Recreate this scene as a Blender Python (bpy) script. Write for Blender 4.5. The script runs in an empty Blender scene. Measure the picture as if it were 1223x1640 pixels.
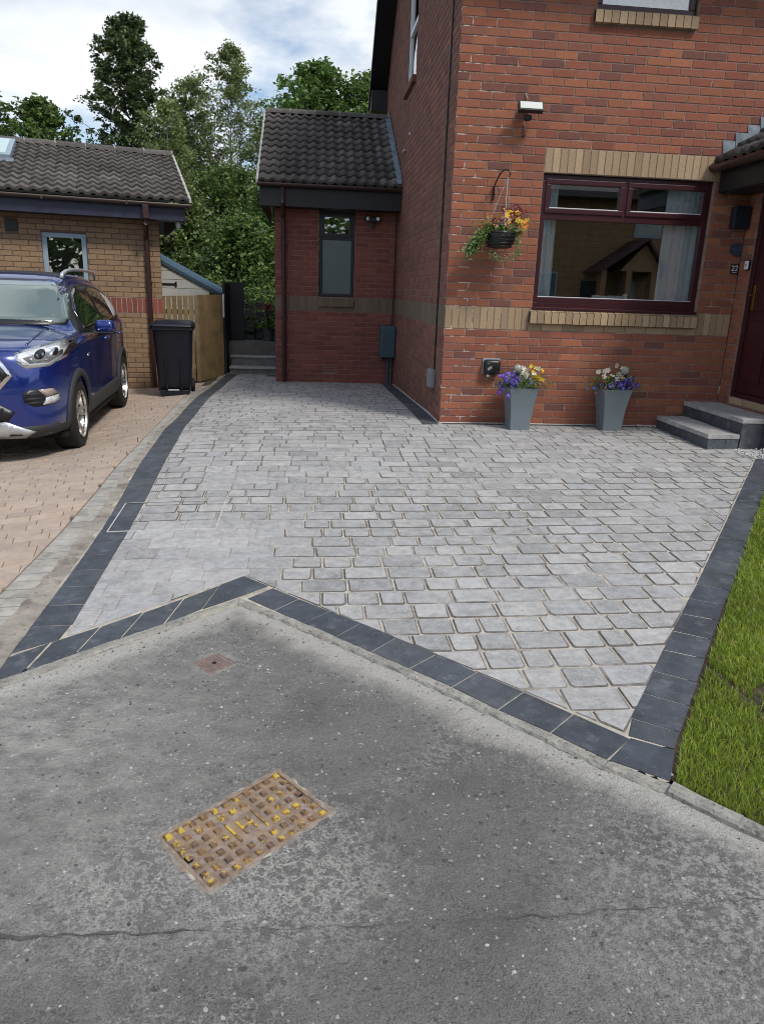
import bpy, bmesh, math, random
import numpy as np
from mathutils import Vector, Matrix, noise as mnoise
from mathutils.bvhtree import BVHTree
random.seed(7); RNG=np.random.default_rng(7)
PI=math.pi; rad=math.radians
SC=bpy.context.scene; COL=SC.collection
# ------------------------------------------------------------------ camera
CP=np.array([-1.3706,-7.65,1.3186]); YAW,PIT,ROL,FPX=0.10416,0.29151,0.034567,1180.68
_f=np.array([math.sin(YAW)*math.cos(PIT),math.cos(YAW)*math.cos(PIT),-math.sin(PIT)])
_r=np.array([math.cos(YAW),-math.sin(YAW),0.]); _u=np.cross(_r,_f)
R1=math.cos(ROL)*_r+math.sin(ROL)*_u; U1=-math.sin(ROL)*_r+math.cos(ROL)*_u
cam=bpy.data.cameras.new('camera'); co=bpy.data.objects.new('camera',cam); COL.objects.link(co)
m=Matrix.Identity(4)
for i in range(3): m[i][0]=R1[i]; m[i][1]=U1[i]; m[i][2]=-_f[i]; m[i][3]=CP[i]
co.matrix_world=m; cam.sensor_fit='HORIZONTAL'; cam.sensor_width=36; cam.lens=36*FPX/1223
cam.clip_end=1000; cam.clip_start=.05; SC.camera=co
# ------------------------------------------------------------------ light
SUN_EL,SUN_AZ=rad(52),rad(143)     # azimuth clockwise from +Y (depth)
w=bpy.data.worlds.new('World'); SC.world=w; w.use_nodes=True
nt=w.node_tree; nt.nodes.clear(); N=nt.nodes.new; L=nt.links.new
out=N('ShaderNodeOutputWorld'); bg=N('ShaderNodeBackground'); bg.inputs[1].default_value=.085
sky=N('ShaderNodeTexSky'); sky.sky_type='NISHITA'; sky.sun_disc=False; sky.sun_elevation=SUN_EL; sky.sun_rotation=SUN_AZ
tc=N('ShaderNodeTexCoord'); mp=N('ShaderNodeMapping'); mp.inputs['Scale'].default_value=(1,1,2.2); mp.inputs['Location'].default_value=(.35,.9,.25)
n1=N('ShaderNodeTexNoise'); n1.inputs['Scale'].default_value=2.6; n1.inputs['Detail'].default_value=7; n1.inputs['Roughness'].default_value=.55
n2=N('ShaderNodeTexNoise'); n2.inputs['Scale'].default_value=3.2; n2.inputs['Detail'].default_value=5; n2.inputs['Roughness'].default_value=.5
r1=N('ShaderNodeValToRGB'); r1.color_ramp.elements[0].position=.44; r1.color_ramp.elements[1].position=.55
r2=N('ShaderNodeValToRGB'); r2.color_ramp.elements[0].position=.36; r2.color_ramp.elements[0].color=(4.0,4.6,5.4,1)
r2.color_ramp.elements[1].position=.60; r2.color_ramp.elements[1].color=(7.5,7.7,7.9,1)
mx=N('ShaderNodeMix'); mx.data_type='RGBA'
L(tc.outputs['Generated'],mp.inputs[0]); L(mp.outputs[0],n1.inputs[0]); L(mp.outputs[0],n2.inputs[0])
L(n1.outputs[0],r1.inputs[0]); L(n2.outputs[0],r2.inputs[0]); L(r1.outputs[0],mx.inputs[0])
L(sky.outputs[0],mx.inputs[6]); L(r2.outputs[0],mx.inputs[7]); L(mx.outputs[2],bg.inputs[0]); L(bg.outputs[0],out.inputs[0])
sun=bpy.data.lights.new('sun','SUN'); sun.energy=1.5; sun.angle=rad(12); sun.color=(1,.95,.87)
so=bpy.data.objects.new('sun',sun); COL.objects.link(so)
sd=Vector((math.sin(SUN_AZ)*math.cos(SUN_EL),math.cos(SUN_AZ)*math.cos(SUN_EL),math.sin(SUN_EL)))
so.rotation_euler=sd.to_track_quat('Z','Y').to_euler()
SC.view_settings.view_transform='Standard'; SC.view_settings.look='None'; SC.view_settings.gamma=1
SC.view_settings.exposure=.80; SC.view_settings.use_curve_mapping=False
try: SC.cycles.filter_width=1.0; SC.cycles.max_bounces=6; SC.cycles.transparent_max_bounces=12
except Exception: pass
# ------------------------------------------------------------------ ground height
def _g():
    GP=[(-2.5,-6.6),(-1.2,-6.6),(0.2,-6.6),(-2.5,-5),(-1.5,-5),(-.2,-5.5),(-1.5,-4),(-2.4,-3.6),(0.3,-4.5),(-1.2,-3),(1,-3)]
    G=[(x,y,-.15+.014*x+.03*(y+5)) for x,y in GP]
    G+=[(0,0,0),(0,2.2,-.06),(0,4.47,-.137),(-1.9,4.47,-.142),(-2.8,5.5,-.155),(-1.9,5.6,-.15),(.9,0,.002),(2.3,0,.002),(2.3,-1.1,-.005),(3.6,-1.2,.0),(1,-1,-.02),
    (-3.6,4.37,-.25),(-3.64,0,-.28),(-3.8,2.4,-.28),(-5.2,-1,-.3),(-5.5,3,-.3),(-2.85,0,-.11),(-2.9,2.5,-.16),(-2.75,-1.7,-.09),(-2.95,-4.5,-.19),(-3.6,-3.6,-.23),(-5,-4.5,-.3),(-1.2,0,-.03),(-1.2,2.2,-.08),(-8,0,-.35),(-8,-6,-.4),(4,-6,-.1),(0,-9,-.27),(-4,-9,-.3),(3.5,-3,-.03)]
    G=np.array(G); n=len(G); d=np.hypot(G[:,None,0]-G[None,:,0],G[:,None,1]-G[None,:,1])
    K=np.where(d>0,d*d*np.log(d+1e-9),0)+.02*np.eye(n); P=np.c_[np.ones(n),G[:,:2]]
    A=np.block([[K,P],[P.T,np.zeros((3,3))]]); return G,np.linalg.solve(A,np.r_[G[:,2],np.zeros(3)])
GG,GW=_g()
def gza(x,y):
    x=np.clip(np.asarray(x,float),-9,5); y=np.clip(np.asarray(y,float),-10,7)
    d=np.hypot(x[...,None]-GG[:,0],y[...,None]-GG[:,1])
    return (np.where(d>0,d*d*np.log(d+1e-9),0)*GW[:-3]).sum(-1)+GW[-3]+GW[-2]*x+GW[-1]*y
def gz(x,y): return float(gza(x,y))
# ------------------------------------------------------------------ materials
MC={}
def MAT(name,cols,rough=.8,vscale=3,vamt=.25,bump=0,bscale=60,rnd=0,metal=0,spec=.5,coat=0,extra=None,spots=None,ior=None,detail=6):
    """cols: list of colours picked per piece (rnd) and mixed by noise"""
    if name in MC: return MC[name]
    m=bpy.data.materials.new(name); m.use_nodes=True; t=m.node_tree; nd=t.nodes; lk=t.links.new
    b=nd['Principled BSDF']; b.inputs['Roughness'].default_value=rough; b.inputs['Metallic'].default_value=metal
    b.inputs['Specular IOR Level'].default_value=spec
    if coat: b.inputs['Coat Weight'].default_value=coat; b.inputs['Coat Roughness'].default_value=.03
    if ior: b.inputs['IOR'].default_value=ior
    geo=nd.new('ShaderNodeNewGeometry')
    if len(cols)==1:
        c=nd.new('ShaderNodeRGB'); c.outputs[0].default_value=(*cols[0],1); csock=c.outputs[0]
    oi=nd.new('ShaderNodeObjectInfo'); ad=nd.new('ShaderNodeMath'); ad.operation='ADD'; fr=nd.new('ShaderNodeMath'); fr.operation='FRACT'
    lk(oi.outputs['Random'],ad.inputs[0]); lk(geo.outputs['Random Per Island'],ad.inputs[1]); lk(ad.outputs[0],fr.inputs[0])
    if len(cols)>1:
        rp=nd.new('ShaderNodeValToRGB'); cr=rp.color_ramp
        while len(cr.elements)<len(cols): cr.elements.new(.5)
        for i,c in enumerate(cols): cr.elements[i].position=i/(len(cols)-1); cr.elements[i].color=(*c,1)
        lk(fr.outputs[0],rp.inputs[0]); csock=rp.outputs[0]
    no=nd.new('ShaderNodeTexNoise'); no.inputs['Scale'].default_value=vscale; no.inputs['Detail'].default_value=detail; no.inputs['Roughness'].default_value=.65
    lk(geo.outputs['Position'],no.inputs[0])
    mr=nd.new('ShaderNodeMapRange'); mr.inputs[1].default_value=.3; mr.inputs[2].default_value=.7; mr.inputs[3].default_value=1-vamt; mr.inputs[4].default_value=1+vamt
    lk(no.outputs[0],mr.inputs[0])
    vm=nd.new('ShaderNodeMath'); vm.operation='MULTIPLY'; vm.inputs[1].default_value=1
    if rnd:
        m2=nd.new('ShaderNodeMapRange'); m2.inputs[3].default_value=1-rnd; m2.inputs[4].default_value=1+rnd
        wn=nd.new('ShaderNodeMath'); wn.operation='MULTIPLY'; wn.inputs[1].default_value=7.31; f2=nd.new('ShaderNodeMath'); f2.operation='FRACT'
        lk(fr.outputs[0],wn.inputs[0]); lk(wn.outputs[0],f2.inputs[0]); lk(f2.outputs[0],m2.inputs[0]); lk(m2.outputs[0],vm.inputs[1])
    lk(mr.outputs[0],vm.inputs[0])
    hv=nd.new('ShaderNodeHueSaturation'); lk(csock,hv.inputs['Color']); lk(vm.outputs[0],hv.inputs['Value']); cs=hv.outputs[0]
    for sp in (spots or []):   # (scale, threshold, softness, colour, amount)
        s=nd.new('ShaderNodeTexNoise'); s.inputs['Scale'].default_value=sp[0]; s.inputs['Detail'].default_value=8; s.inputs['Roughness'].default_value=.7
        mpn=nd.new('ShaderNodeMapping'); mpn.inputs['Location'].default_value=(sp[0]*1.3,2.1,sp[1]*9); lk(geo.outputs['Position'],mpn.inputs[0]); lk(mpn.outputs[0],s.inputs[0])
        q=nd.new('ShaderNodeMapRange'); q.inputs[1].default_value=sp[1]; q.inputs[2].default_value=sp[1]+sp[2]; q.inputs[4].default_value=sp[4]; lk(s.outputs[0],q.inputs[0])
        x=nd.new('ShaderNodeMix'); x.data_type='RGBA'; lk(q.outputs[0],x.inputs[0]); lk(cs,x.inputs[6]); x.inputs[7].default_value=(*sp[3],1); cs=x.outputs[2]
    lk(cs,b.inputs['Base Color'])
    if bump:
        bn=nd.new('ShaderNodeTexNoise'); bn.inputs['Scale'].default_value=bscale; bn.inputs['Detail'].default_value=5; lk(geo.outputs['Position'],bn.inputs[0])
        bp=nd.new('ShaderNodeBump'); bp.inputs['Strength'].default_value=1; bp.inputs['Distance'].default_value=bump; lk(bn.outputs[0],bp.inputs['Height']); lk(bp.outputs[0],b.inputs['Normal'])
    if extra: extra(m,nd,lk,b,geo,cs)
    MC[name]=m; return m
def flat(name,c,rough=.5,**k): return MAT(name,[c],rough,vamt=k.pop('vamt',.08),**k)
BR=[(.285,.094,.054),(.25,.080,.050),(.315,.114,.058),(.22,.075,.052),(.28,.094,.053),(.335,.124,.064),(.165,.066,.054),(.285,.102,.058)]
m_brick=MAT('red_brick',BR,.88,vscale=38,vamt=.16,bump=.0012,bscale=220,rnd=.12,spots=[(160,.66,.05,(.12,.04,.03),.6)])
m_brick2=MAT('red_brick_shaded',[(0.221,0.089,0.061),(0.184,0.076,0.055),(0.254,0.105,0.067),(0.162,0.067,0.053),(0.238,0.100,0.065)],.9,vscale=30,vamt=.2,bump=.0012,bscale=200,rnd=.12)  # side wall's copy of the red brick, its shade painted in as darker brown
def mort_ex(m,nd,lk,b,geo,cs):
    sp=nd.new('ShaderNodeSeparateXYZ'); lk(geo.outputs['Position'],sp.inputs[0]); q=nd.new('ShaderNodeMapRange'); q.inputs[1].default_value=.75; q.inputs[2].default_value=.05; lk(sp.outputs[0],q.inputs[0])
    n=nd.new('ShaderNodeTexNoise'); n.inputs['Scale'].default_value=9; n.inputs['Detail'].default_value=5; lk(geo.outputs['Position'],n.inputs[0]); w_=nd.new('ShaderNodeMapRange'); w_.inputs[1].default_value=.54; w_.inputs[2].default_value=.60; w_.inputs[4].default_value=.8; lk(n.outputs[0],w_.inputs[0])
    k=nd.new('ShaderNodeMath'); k.operation='MULTIPLY'; lk(q.outputs[0],k.inputs[0]); lk(w_.outputs[0],k.inputs[1]); x=nd.new('ShaderNodeMix'); x.data_type='RGBA'; lk(k.outputs[0],x.inputs[0]); lk(cs,x.inputs[6]); x.inputs[7].default_value=(.72,.69,.64,1); lk(x.outputs[2],b.inputs['Base Color'])
m_mortar=MAT('mortar',[(.23,.165,.14)],.95,vscale=9,vamt=.3,bump=.001,bscale=300,spots=[(5,.60,.05,(.45,.40,.37),.7)],extra=mort_ex)
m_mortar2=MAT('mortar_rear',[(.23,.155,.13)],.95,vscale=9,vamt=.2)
SB=[(.37,.26,.155),(.32,.22,.13),(.42,.30,.185),(.29,.20,.125),(.39,.28,.175)]
m_buff=MAT('buff_brick',SB,.85,vscale=60,vamt=.2,bump=.001,bscale=250,rnd=.1,spots=[(220,.63,.05,(.2,.13,.08),.5)])
m_buffd=MAT('buff_brick_shaded',[(.17,.122,.085),(.15,.11,.078),(.19,.14,.095)],.88,vscale=60,vamt=.2,rnd=.12,bump=.001,bscale=250)  # buff brick with the shade on side wall and extension put into its colour
m_gbrick=MAT('buff_garage_brick',[(0.287,0.186,0.105),(0.259,0.164,0.094),(0.305,0.203,0.116),(0.241,0.158,0.094),(0.282,0.186,0.110)],.88,vscale=35,vamt=.15,bump=.001,bscale=220,rnd=.08)
m_gmort=MAT('garage_mortar',[(0.124,0.081,0.058)],.95,vscale=9,vamt=.2)
def stone_ex(m,nd,lk,b,geo,cs): pass
m_sett=MAT('grey_sett',[(0.355,0.348,0.341),(0.306,0.303,0.303),(0.395,0.387,0.374),(0.326,0.328,0.332),(0.375,0.362,0.355),(0.276,0.275,0.273),(0.415,0.406,0.389)],.78,vscale=16,vamt=.26,bump=.0055,bscale=30,rnd=.06,
   spots=[(2.1,.50,.16,(.47,.465,.46),.55),(18,.54,.14,(.22,.22,.235),.55),(55,.54,.08,(.50,.495,.49),.45),(90,.60,.08,(.17,.17,.18),.5)])
m_rim=MAT('sett_rim',[(.115,.105,.095)],.85,vscale=30,vamt=.35,bump=.001,bscale=120,spots=[(1.6,.50,.12,(.36,.35,.34),.75)])
m_sand=MAT('jointing_sand',[(.44,.40,.335)],.95,vscale=14,vamt=.3,bump=.002,bscale=200,spots=[(7,.52,.1,(.20,.18,.16),.7)])
m_slab=MAT('charcoal_slab',[(.060,.068,.082),(.050,.058,.072),(.072,.080,.092)],.62,vscale=9,vamt=.3,bump=.0015,bscale=60,rnd=.12,
   spots=[(14,.54,.2,(.19,.20,.215),.55),(3,.55,.15,(.15,.16,.175),.5),(90,.62,.05,(.30,.30,.31),.6)])
m_pink=MAT('peach_block',[(0.426,0.333,0.263),(0.386,0.305,0.246),(0.448,0.356,0.280),(0.403,0.322,0.263),(0.358,0.288,0.241)],.9,vscale=12,vamt=.14,bump=.0015,bscale=150,rnd=.05,spots=[(1.3,.60,.1,(.33,.27,.23),.35)])
m_pjoint=MAT('dark_joint',[(.085,.07,.055)],.95,vscale=30,vamt=.4)
m_kblock=MAT('grey_kerb_block',[(.34,.32,.28),(.38,.36,.33),(.31,.29,.26)],.9,vscale=9,vamt=.25,bump=.002,bscale=120,rnd=.06,spots=[(6,.55,.08,(.20,.17,.14),.6)])
m_conc=MAT('concrete',[(.29,.28,.25)],.95,vscale=12,vamt=.35,bump=.006,bscale=90,spots=[(60,.54,.08,(.12,.11,.10),.75),(5,.54,.1,(.45,.41,.33),.6),(25,.60,.06,(.10,.095,.085),.7)])
m_tile=MAT('brown_roof_tile',[(.085,.075,.068),(.10,.09,.083),(.068,.06,.056),(.125,.115,.105)],.85,vscale=14,vamt=.35,bump=.002,bscale=90,rnd=.2,spots=[(9,.62,.1,(.19,.185,.17),.5)])
m_mort=MAT('ridge_mortar',[(.42,.41,.38)],.95,vscale=12,vamt=.25)
m_navy=flat('navy_fascia',(.022,.024,.05),.45,vscale=5,vamt=.3)
m_black=flat('black_board',(.010,.010,.014),.5,vamt=.3)
m_brownp=flat('brown_plastic',(.045,.018,.016),.35)
m_brownmetal=flat('brown_gutter',(.075,.055,.045),.4)
m_maroon=flat('maroon_frame',(.045,.009,.013),.33,vscale=4)
m_dkframe=flat('dark_frame',(.006,.006,.012),.4)
m_white=flat('white_frame',(.70,.72,.74),.35)
m_greyf=flat('grey_blue_frame',(.28,.35,.42),.4)
m_greypl=flat('grey_planter',(.15,.185,.205),.42,vscale=3,vamt=.08)
m_cab=flat('grey_cabinet',(.045,.085,.115),.45)
m_lead=MAT('lead',[(.17,.205,.24)],.5,vscale=12,vamt=.4,bump=.002,bscale=20,spots=[(8,.58,.1,(.42,.45,.48),.6)])
m_blackp=flat('black_plastic',(.012,.012,.014),.38)
m_binm=flat('navy_bin',(.006,.008,.016),.42,vscale=6,vamt=.3)
m_chrome=flat('chrome',(.75,.76,.78),.13,metal=1)
m_alloy=flat('alloy',(.62,.60,.57),.3,metal=.9)
m_rubber=flat('rubber',(.012,.012,.012),.8)
m_plast=flat('grey_plastic',(.035,.036,.038),.7)
m_silver=flat('silver_plastic',(.55,.57,.60),.3,metal=.5)
m_paint=flat('blue_paint',(.003,.022,.19),.22,coat=1,spec=.8,vamt=.03,metal=.35)
m_silv=flat('silver_paint',(.35,.38,.38),.25,coat=1,metal=.5)
m_wood=MAT('fence_timber',[(0.230,0.160,0.070),(0.196,0.132,0.060),(0.265,0.182,0.085),(0.172,0.121,0.065)],.8,vscale=6,vamt=.3,bump=.001,bscale=60,rnd=.1)
m_gtimber=MAT('grey_timber',[(.17,.165,.15),(.15,.145,.135),(.20,.195,.18)],.85,vscale=10,vamt=.25,bump=.001,bscale=50)
m_gtd=MAT('dark_timber',[(.06,.065,.07),(.085,.09,.09)],.85,vscale=10,vamt=.25)
m_rust=MAT('rusty_iron',[(.23,.17,.13)],.75,vscale=30,vamt=.45,bump=.0012,bscale=160,spots=[(14,.50,.08,(.30,.19,.10),.6),(30,.52,.08,(.33,.29,.26),.6),(50,.62,.05,(.06,.05,.045),.6)])
m_stud=MAT('rusty_stud',[(.115,.08,.065),(.15,.09,.06),(.21,.125,.065),(.13,.085,.065)],.7,vscale=60,vamt=.45,bump=.0015,bscale=160,spots=[(45,.52,.05,(.34,.20,.08),.7),(19,.54,.03,(.58,.40,.05),.85)])
m_pinkiron=MAT('faded_red_iron',[(.20,.145,.13)],.8,vscale=50,vamt=.3,bump=.001,bscale=200)
m_soil=MAT('soil',[(.05,.035,.022)],.95,vscale=8,vamt=.5,bump=.01,bscale=40)
m_shedw=MAT('white_shed_board',[(.55,.56,.54)],.7,vscale=6,vamt=.12)
m_blueroof=flat('blue_shed_roof',(.05,.10,.15),.6)
m_curt=flat('curtain_cloth',(.84,.90,.93),.9,vscale=3)
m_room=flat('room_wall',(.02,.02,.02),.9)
m_gravel=MAT('white_gravel',[(.55,.54,.52),(.42,.42,.42),(.66,.65,.62)],.8,vscale=30,vamt=.2)
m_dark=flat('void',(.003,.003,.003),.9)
m_brass=flat('brass',(.5,.36,.12),.25,metal=1)
def asph(m,nd,lk,b,geo,cs):
    P=geo.outputs['Position']
    wn=nd.new('ShaderNodeTexNoise'); wn.inputs['Scale'].default_value=45; wn.inputs['Detail'].default_value=3; lk(P,wn.inputs[0])
    wa=nd.new('ShaderNodeVectorMath'); wa.operation='MULTIPLY_ADD'; lk(wn.outputs['Color'],wa.inputs[0]); wa.inputs[1].default_value=(.022,.022,.022); lk(P,wa.inputs[2]); PW=wa.outputs[0]
    def vor(scale,feat='F1'):
        v=nd.new('ShaderNodeTexVoronoi'); v.inputs['Scale'].default_value=scale; v.feature=feat; lk(PW,v.inputs[0]); return v
    def rng(s,a,b_,c=0,d=1):
        q=nd.new('ShaderNodeMapRange'); q.inputs[1].default_value=a; q.inputs[2].default_value=b_; q.inputs[3].default_value=c; q.inputs[4].default_value=d; lk(s,q.inputs[0]); return q.outputs[0]
    def op(o,a,b_):
        q=nd.new('ShaderNodeMath'); q.operation=o; lk(a,q.inputs[0])
        if isinstance(b_,float): q.inputs[1].default_value=b_
        else: lk(b_,q.inputs[1])
        return q.outputs[0]
    mul=lambda a,b_: op('MULTIPLY',a,b_)
    def mix(f,c1,c2):
        x=nd.new('ShaderNodeMix'); x.data_type='RGBA'; lk(f,x.inputs[0]); lk(c1,x.inputs[6]); x.inputs[7].default_value=(*c2,1); return x.outputs[2]
    def noi(scale,det=6,rg=.6,loc=(0,0,0),st=(1,1,1)):
        mpn=nd.new('ShaderNodeMapping'); mpn.inputs['Location'].default_value=loc; mpn.inputs['Scale'].default_value=st; mpn.inputs['Rotation'].default_value=(0,0,.6); lk(P,mpn.inputs[0])
        q=nd.new('ShaderNodeTexNoise'); q.inputs['Scale'].default_value=scale; q.inputs['Detail'].default_value=det; q.inputs['Roughness'].default_value=rg; lk(mpn.outputs[0],q.inputs[0]); return q.outputs[0]
    cs=mix(rng(noi(1.0,6,.62,(9,4,2),(1,2.2,1)),.44,.66,0,.5),cs,(.27,.265,.25))     # dusty smears
    cs=mix(rng(noi(3.1,5,.6,(1,7,2)),.50,.66,0,.45),cs,(.085,.083,.082))
    v1=vor(190); sx=nd.new('ShaderNodeSeparateColor'); lk(v1.outputs['Color'],sx.inputs[0])
    cs=mix(mul(rng(v1.outputs['Distance'],.0,.5,1,0),rng(sx.outputs[0],.5,1,0,.7)),cs,(.33,.325,.31))
    cs=mix(rng(noi(210,3,.75),.52,.60,0,.75),cs,(.06,.06,.058))
    # pits and pale stones, sizes vary
    v4=vor(30); s4=nd.new('ShaderNodeSeparateColor'); lk(v4.outputs['Color'],s4.inputs[0])
    rad_=rng(s4.outputs[1],0,1,.08,.26); pit=mul(op('LESS_THAN',v4.outputs['Distance'],rad_),rng(s4.outputs[0],.70,.71,0,1))
    cs=mix(mul(pit,.7),cs,(.06,.06,.058))
    v2=vor(52); s2=nd.new('ShaderNodeSeparateColor'); lk(v2.outputs['Color'],s2.inputs[0])
    r2_=rng(s2.outputs[0],0,1,.06,.26); chip=mul(op('LESS_THAN',v2.outputs['Distance'],r2_),rng(s2.outputs[1],.72,.73,0,1))
    cs=mix(mul(chip,.85),cs,(.52,.51,.48))
    # cement bloom in curls inside a few patches
    band=rng(op('ABSOLUTE',op('SUBTRACT',noi(19,7,.72),.5),0.),.0,.022,1,0)
    patch=rng(noi(1.25,5,.62,(3.4,1,0)),.50,.63); cs=mix(mul(mul(band,patch),.85),cs,(.50,.49,.46))
    sp2=rng(noi(75,5,.75),.57,.62); cs=mix(mul(mul(sp2,rng(noi(.8,4,.6,(7.7,2,0)),.48,.62)),.6),cs,(.42,.41,.385))
    def dist_to(x,y):
        q=nd.new('ShaderNodeVectorMath'); q.operation='DISTANCE'; lk(P,q.inputs[0]); q.inputs[1].default_value=(x,y,-.2); return q.outputs['Value']
    def side(px,py,nx,ny):
        q=nd.new('ShaderNodeVectorMath'); q.operation='SUBTRACT'; lk(P,q.inputs[0]); q.inputs[1].default_value=(px,py,0); d=nd.new('ShaderNodeVectorMath'); d.operation='DOT_PRODUCT'; lk(q.outputs[0],d.inputs[0]); d.inputs[1].default_value=(nx,ny,0); return d.outputs['Value']
    e=op('MINIMUM',side(-1.70,-4.31,-.705,-.709),side(-1.70,-4.31,.633,-.774))
    e2=op('SUBTRACT',e,mul(noi(7,5,.7),.22)); cs=mix(mul(rng(e2,-.06,.06,1,0),.9),cs,(.47,.45,.41))
    st=mul(rng(dist_to(-2.45,-5.3),.2,1.15,1,0),rng(noi(9,7,.72,(1,5,1),(1,1.6,1)),.30,.70)); cs=mix(mul(st,.8),cs,(.50,.485,.45))
    st=mul(rng(dist_to(-.15,-6.15),.1,.75,1,0),rng(noi(48,7,.8,(4,5,1)),.48,.54)); cs=mix(mul(st,.65),cs,(.45,.44,.41))
    st=mul(rng(dist_to(-1.42,-5.98),.12,.42,1,0),rng(op('ABSOLUTE',op('SUBTRACT',noi(17,7,.78,(2,5,1)),.5),0.),.0,.03,1,0)); cs=mix(mul(st,.95),cs,(.55,.53,.49))
    st=mul(rng(dist_to(-1.85,-6.0),.08,.36,1,0),rng(op('ABSOLUTE',op('SUBTRACT',noi(15,7,.78,(2,9,1)),.5),0.),.0,.03,1,0)); cs=mix(mul(st,.85),cs,(.52,.50,.46))
    lk(cs,b.inputs['Base Color'])
    h=op('ADD',rng(v1.outputs['Distance'],0,.6,.5,0),noi(90,6,.7)); h=op('SUBTRACT',h,mul(pit,1.4)); h=op('ADD',h,mul(chip,.6)); h=op('ADD',h,mul(noi(24,5,.7),2.2))
    bp=nd.new('ShaderNodeBump'); bp.inputs['Distance'].default_value=.007; bp.inputs['Strength'].default_value=1; lk(h,bp.inputs['Height']); lk(bp.outputs[0],b.inputs['Normal'])
m_asph=MAT('asphalt',[(.168,.160,.148)],.9,vscale=2.2,vamt=.18,extra=asph)
def leafmat(name,cols,tr=.35,rough=.5):
    if name in MC: return MC[name]
    m=MAT(name,cols,rough,vscale=1.2,vamt=.3,rnd=.25); nd=m.node_tree.nodes; lk=m.node_tree.links.new
    b=nd['Principled BSDF']; o=nd['Material Output']; t=nd.new('ShaderNodeBsdfTranslucent'); x=nd.new('ShaderNodeMixShader'); x.inputs[0].default_value=tr
    src=b.inputs['Base Color'].links[0].from_socket; lk(src,t.inputs[0]); lk(b.outputs[0],x.inputs[1]); lk(t.outputs[0],x.inputs[2]); lk(x.outputs[0],o.inputs[0]); return m
l_pine=leafmat('pine_needles',[(0.055,0.089,0.031),(0.081,0.124,0.041),(0.113,0.145,0.048),(0.044,0.071,0.030)],.15)
l_birch=leafmat('birch_leaves',[(0.149,0.214,0.066),(0.214,0.279,0.088),(0.276,0.321,0.121),(0.125,0.183,0.066),(0.187,0.193,0.077)])
l_broad=leafmat('broad_leaves',[(0.100,0.175,0.040),(0.146,0.244,0.055),(0.078,0.139,0.036),(0.200,0.298,0.072)])
l_dark=leafmat('dark_leaves',[(0.076,0.129,0.033),(0.121,0.187,0.042),(0.056,0.093,0.029),(0.207,0.281,0.064)])
l_light=leafmat('light_leaves',[(0.135,0.243,0.043),(0.194,0.315,0.072),(0.105,0.200,0.043)])
l_var=leafmat('variegated_leaves',[(.22,.30,.10),(.34,.40,.20),(.12,.20,.05),(.42,.46,.28)])
l_red=leafmat('red_leaves',[(.25,.04,.04),(.35,.10,.07),(.16,.03,.04)],.3)
l_grass=leafmat('grass_blade',[(0.209,0.316,0.031),(0.271,0.389,0.043),(0.161,0.258,0.028),(0.394,0.407,0.071),(0.220,0.332,0.028)],.4)
l_dry=leafmat('dry_grass_blade',[(.30,.26,.11),(.22,.17,.07)],.3)
m_bark=MAT('bark',[(.045,.035,.028)],.95,vscale=8,vamt=.4)
m_bbark=MAT('birch_bark',[(.42,.40,.36)],.85,vscale=6,vamt=.3,spots=[(9,.56,.05,(.06,.05,.045),.9)])
petal={n:leafmat('petal_'+n,[c],.25) for n,c in dict(violet=(.12,.05,.62),purple=(.07,.01,.50),white=(.75,.75,.70),yellow=(.75,.52,.03),orange=(.75,.28,.03),wine=(.16,.008,.03),pink=(.60,.26,.34),blue=(.22,.22,.72)).items()}
def glassmat(name,refl=.35,tint=(.8,.85,.85)):
    m=bpy.data.materials.new(name); m.use_nodes=True; nd=m.node_tree.nodes; lk=m.node_tree.links.new; nd.clear()
    o=nd.new('ShaderNodeOutputMaterial'); x=nd.new('ShaderNodeMixShader'); g=nd.new('ShaderNodeBsdfGlossy'); t=nd.new('ShaderNodeBsdfTransparent')
    g.inputs['Roughness'].default_value=.01; g.inputs['Color'].default_value=(.95,.97,1,1); t.inputs[0].default_value=(*tint,1)
    fz=nd.new('ShaderNodeLayerWeight'); fz.inputs[0].default_value=.25; mr=nd.new('ShaderNodeMapRange'); mr.inputs[3].default_value=refl; mr.inputs[4].default_value=1
    lk(fz.outputs['Fresnel'],mr.inputs[0]); lk(mr.outputs[0],x.inputs[0]); lk(t.outputs[0],x.inputs[1]); lk(g.outputs[0],x.inputs[2]); lk(x.outputs[0],o.inputs[0]); return m
g_win=glassmat('window_glass',.20,(.97,.98,.98)); g_clear=glassmat('lens_glass',.12,(.9,.9,.9))
g_frost=flat('frosted_glass',(.09,.115,.125),.25,spec=.9)
g_car=flat('car_glass',(.13,.17,.155),.06,spec=1,coat=1,vamt=.02); g_side=flat('dark_car_glass',(.008,.012,.010),.04,spec=.9,coat=.5)
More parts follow.
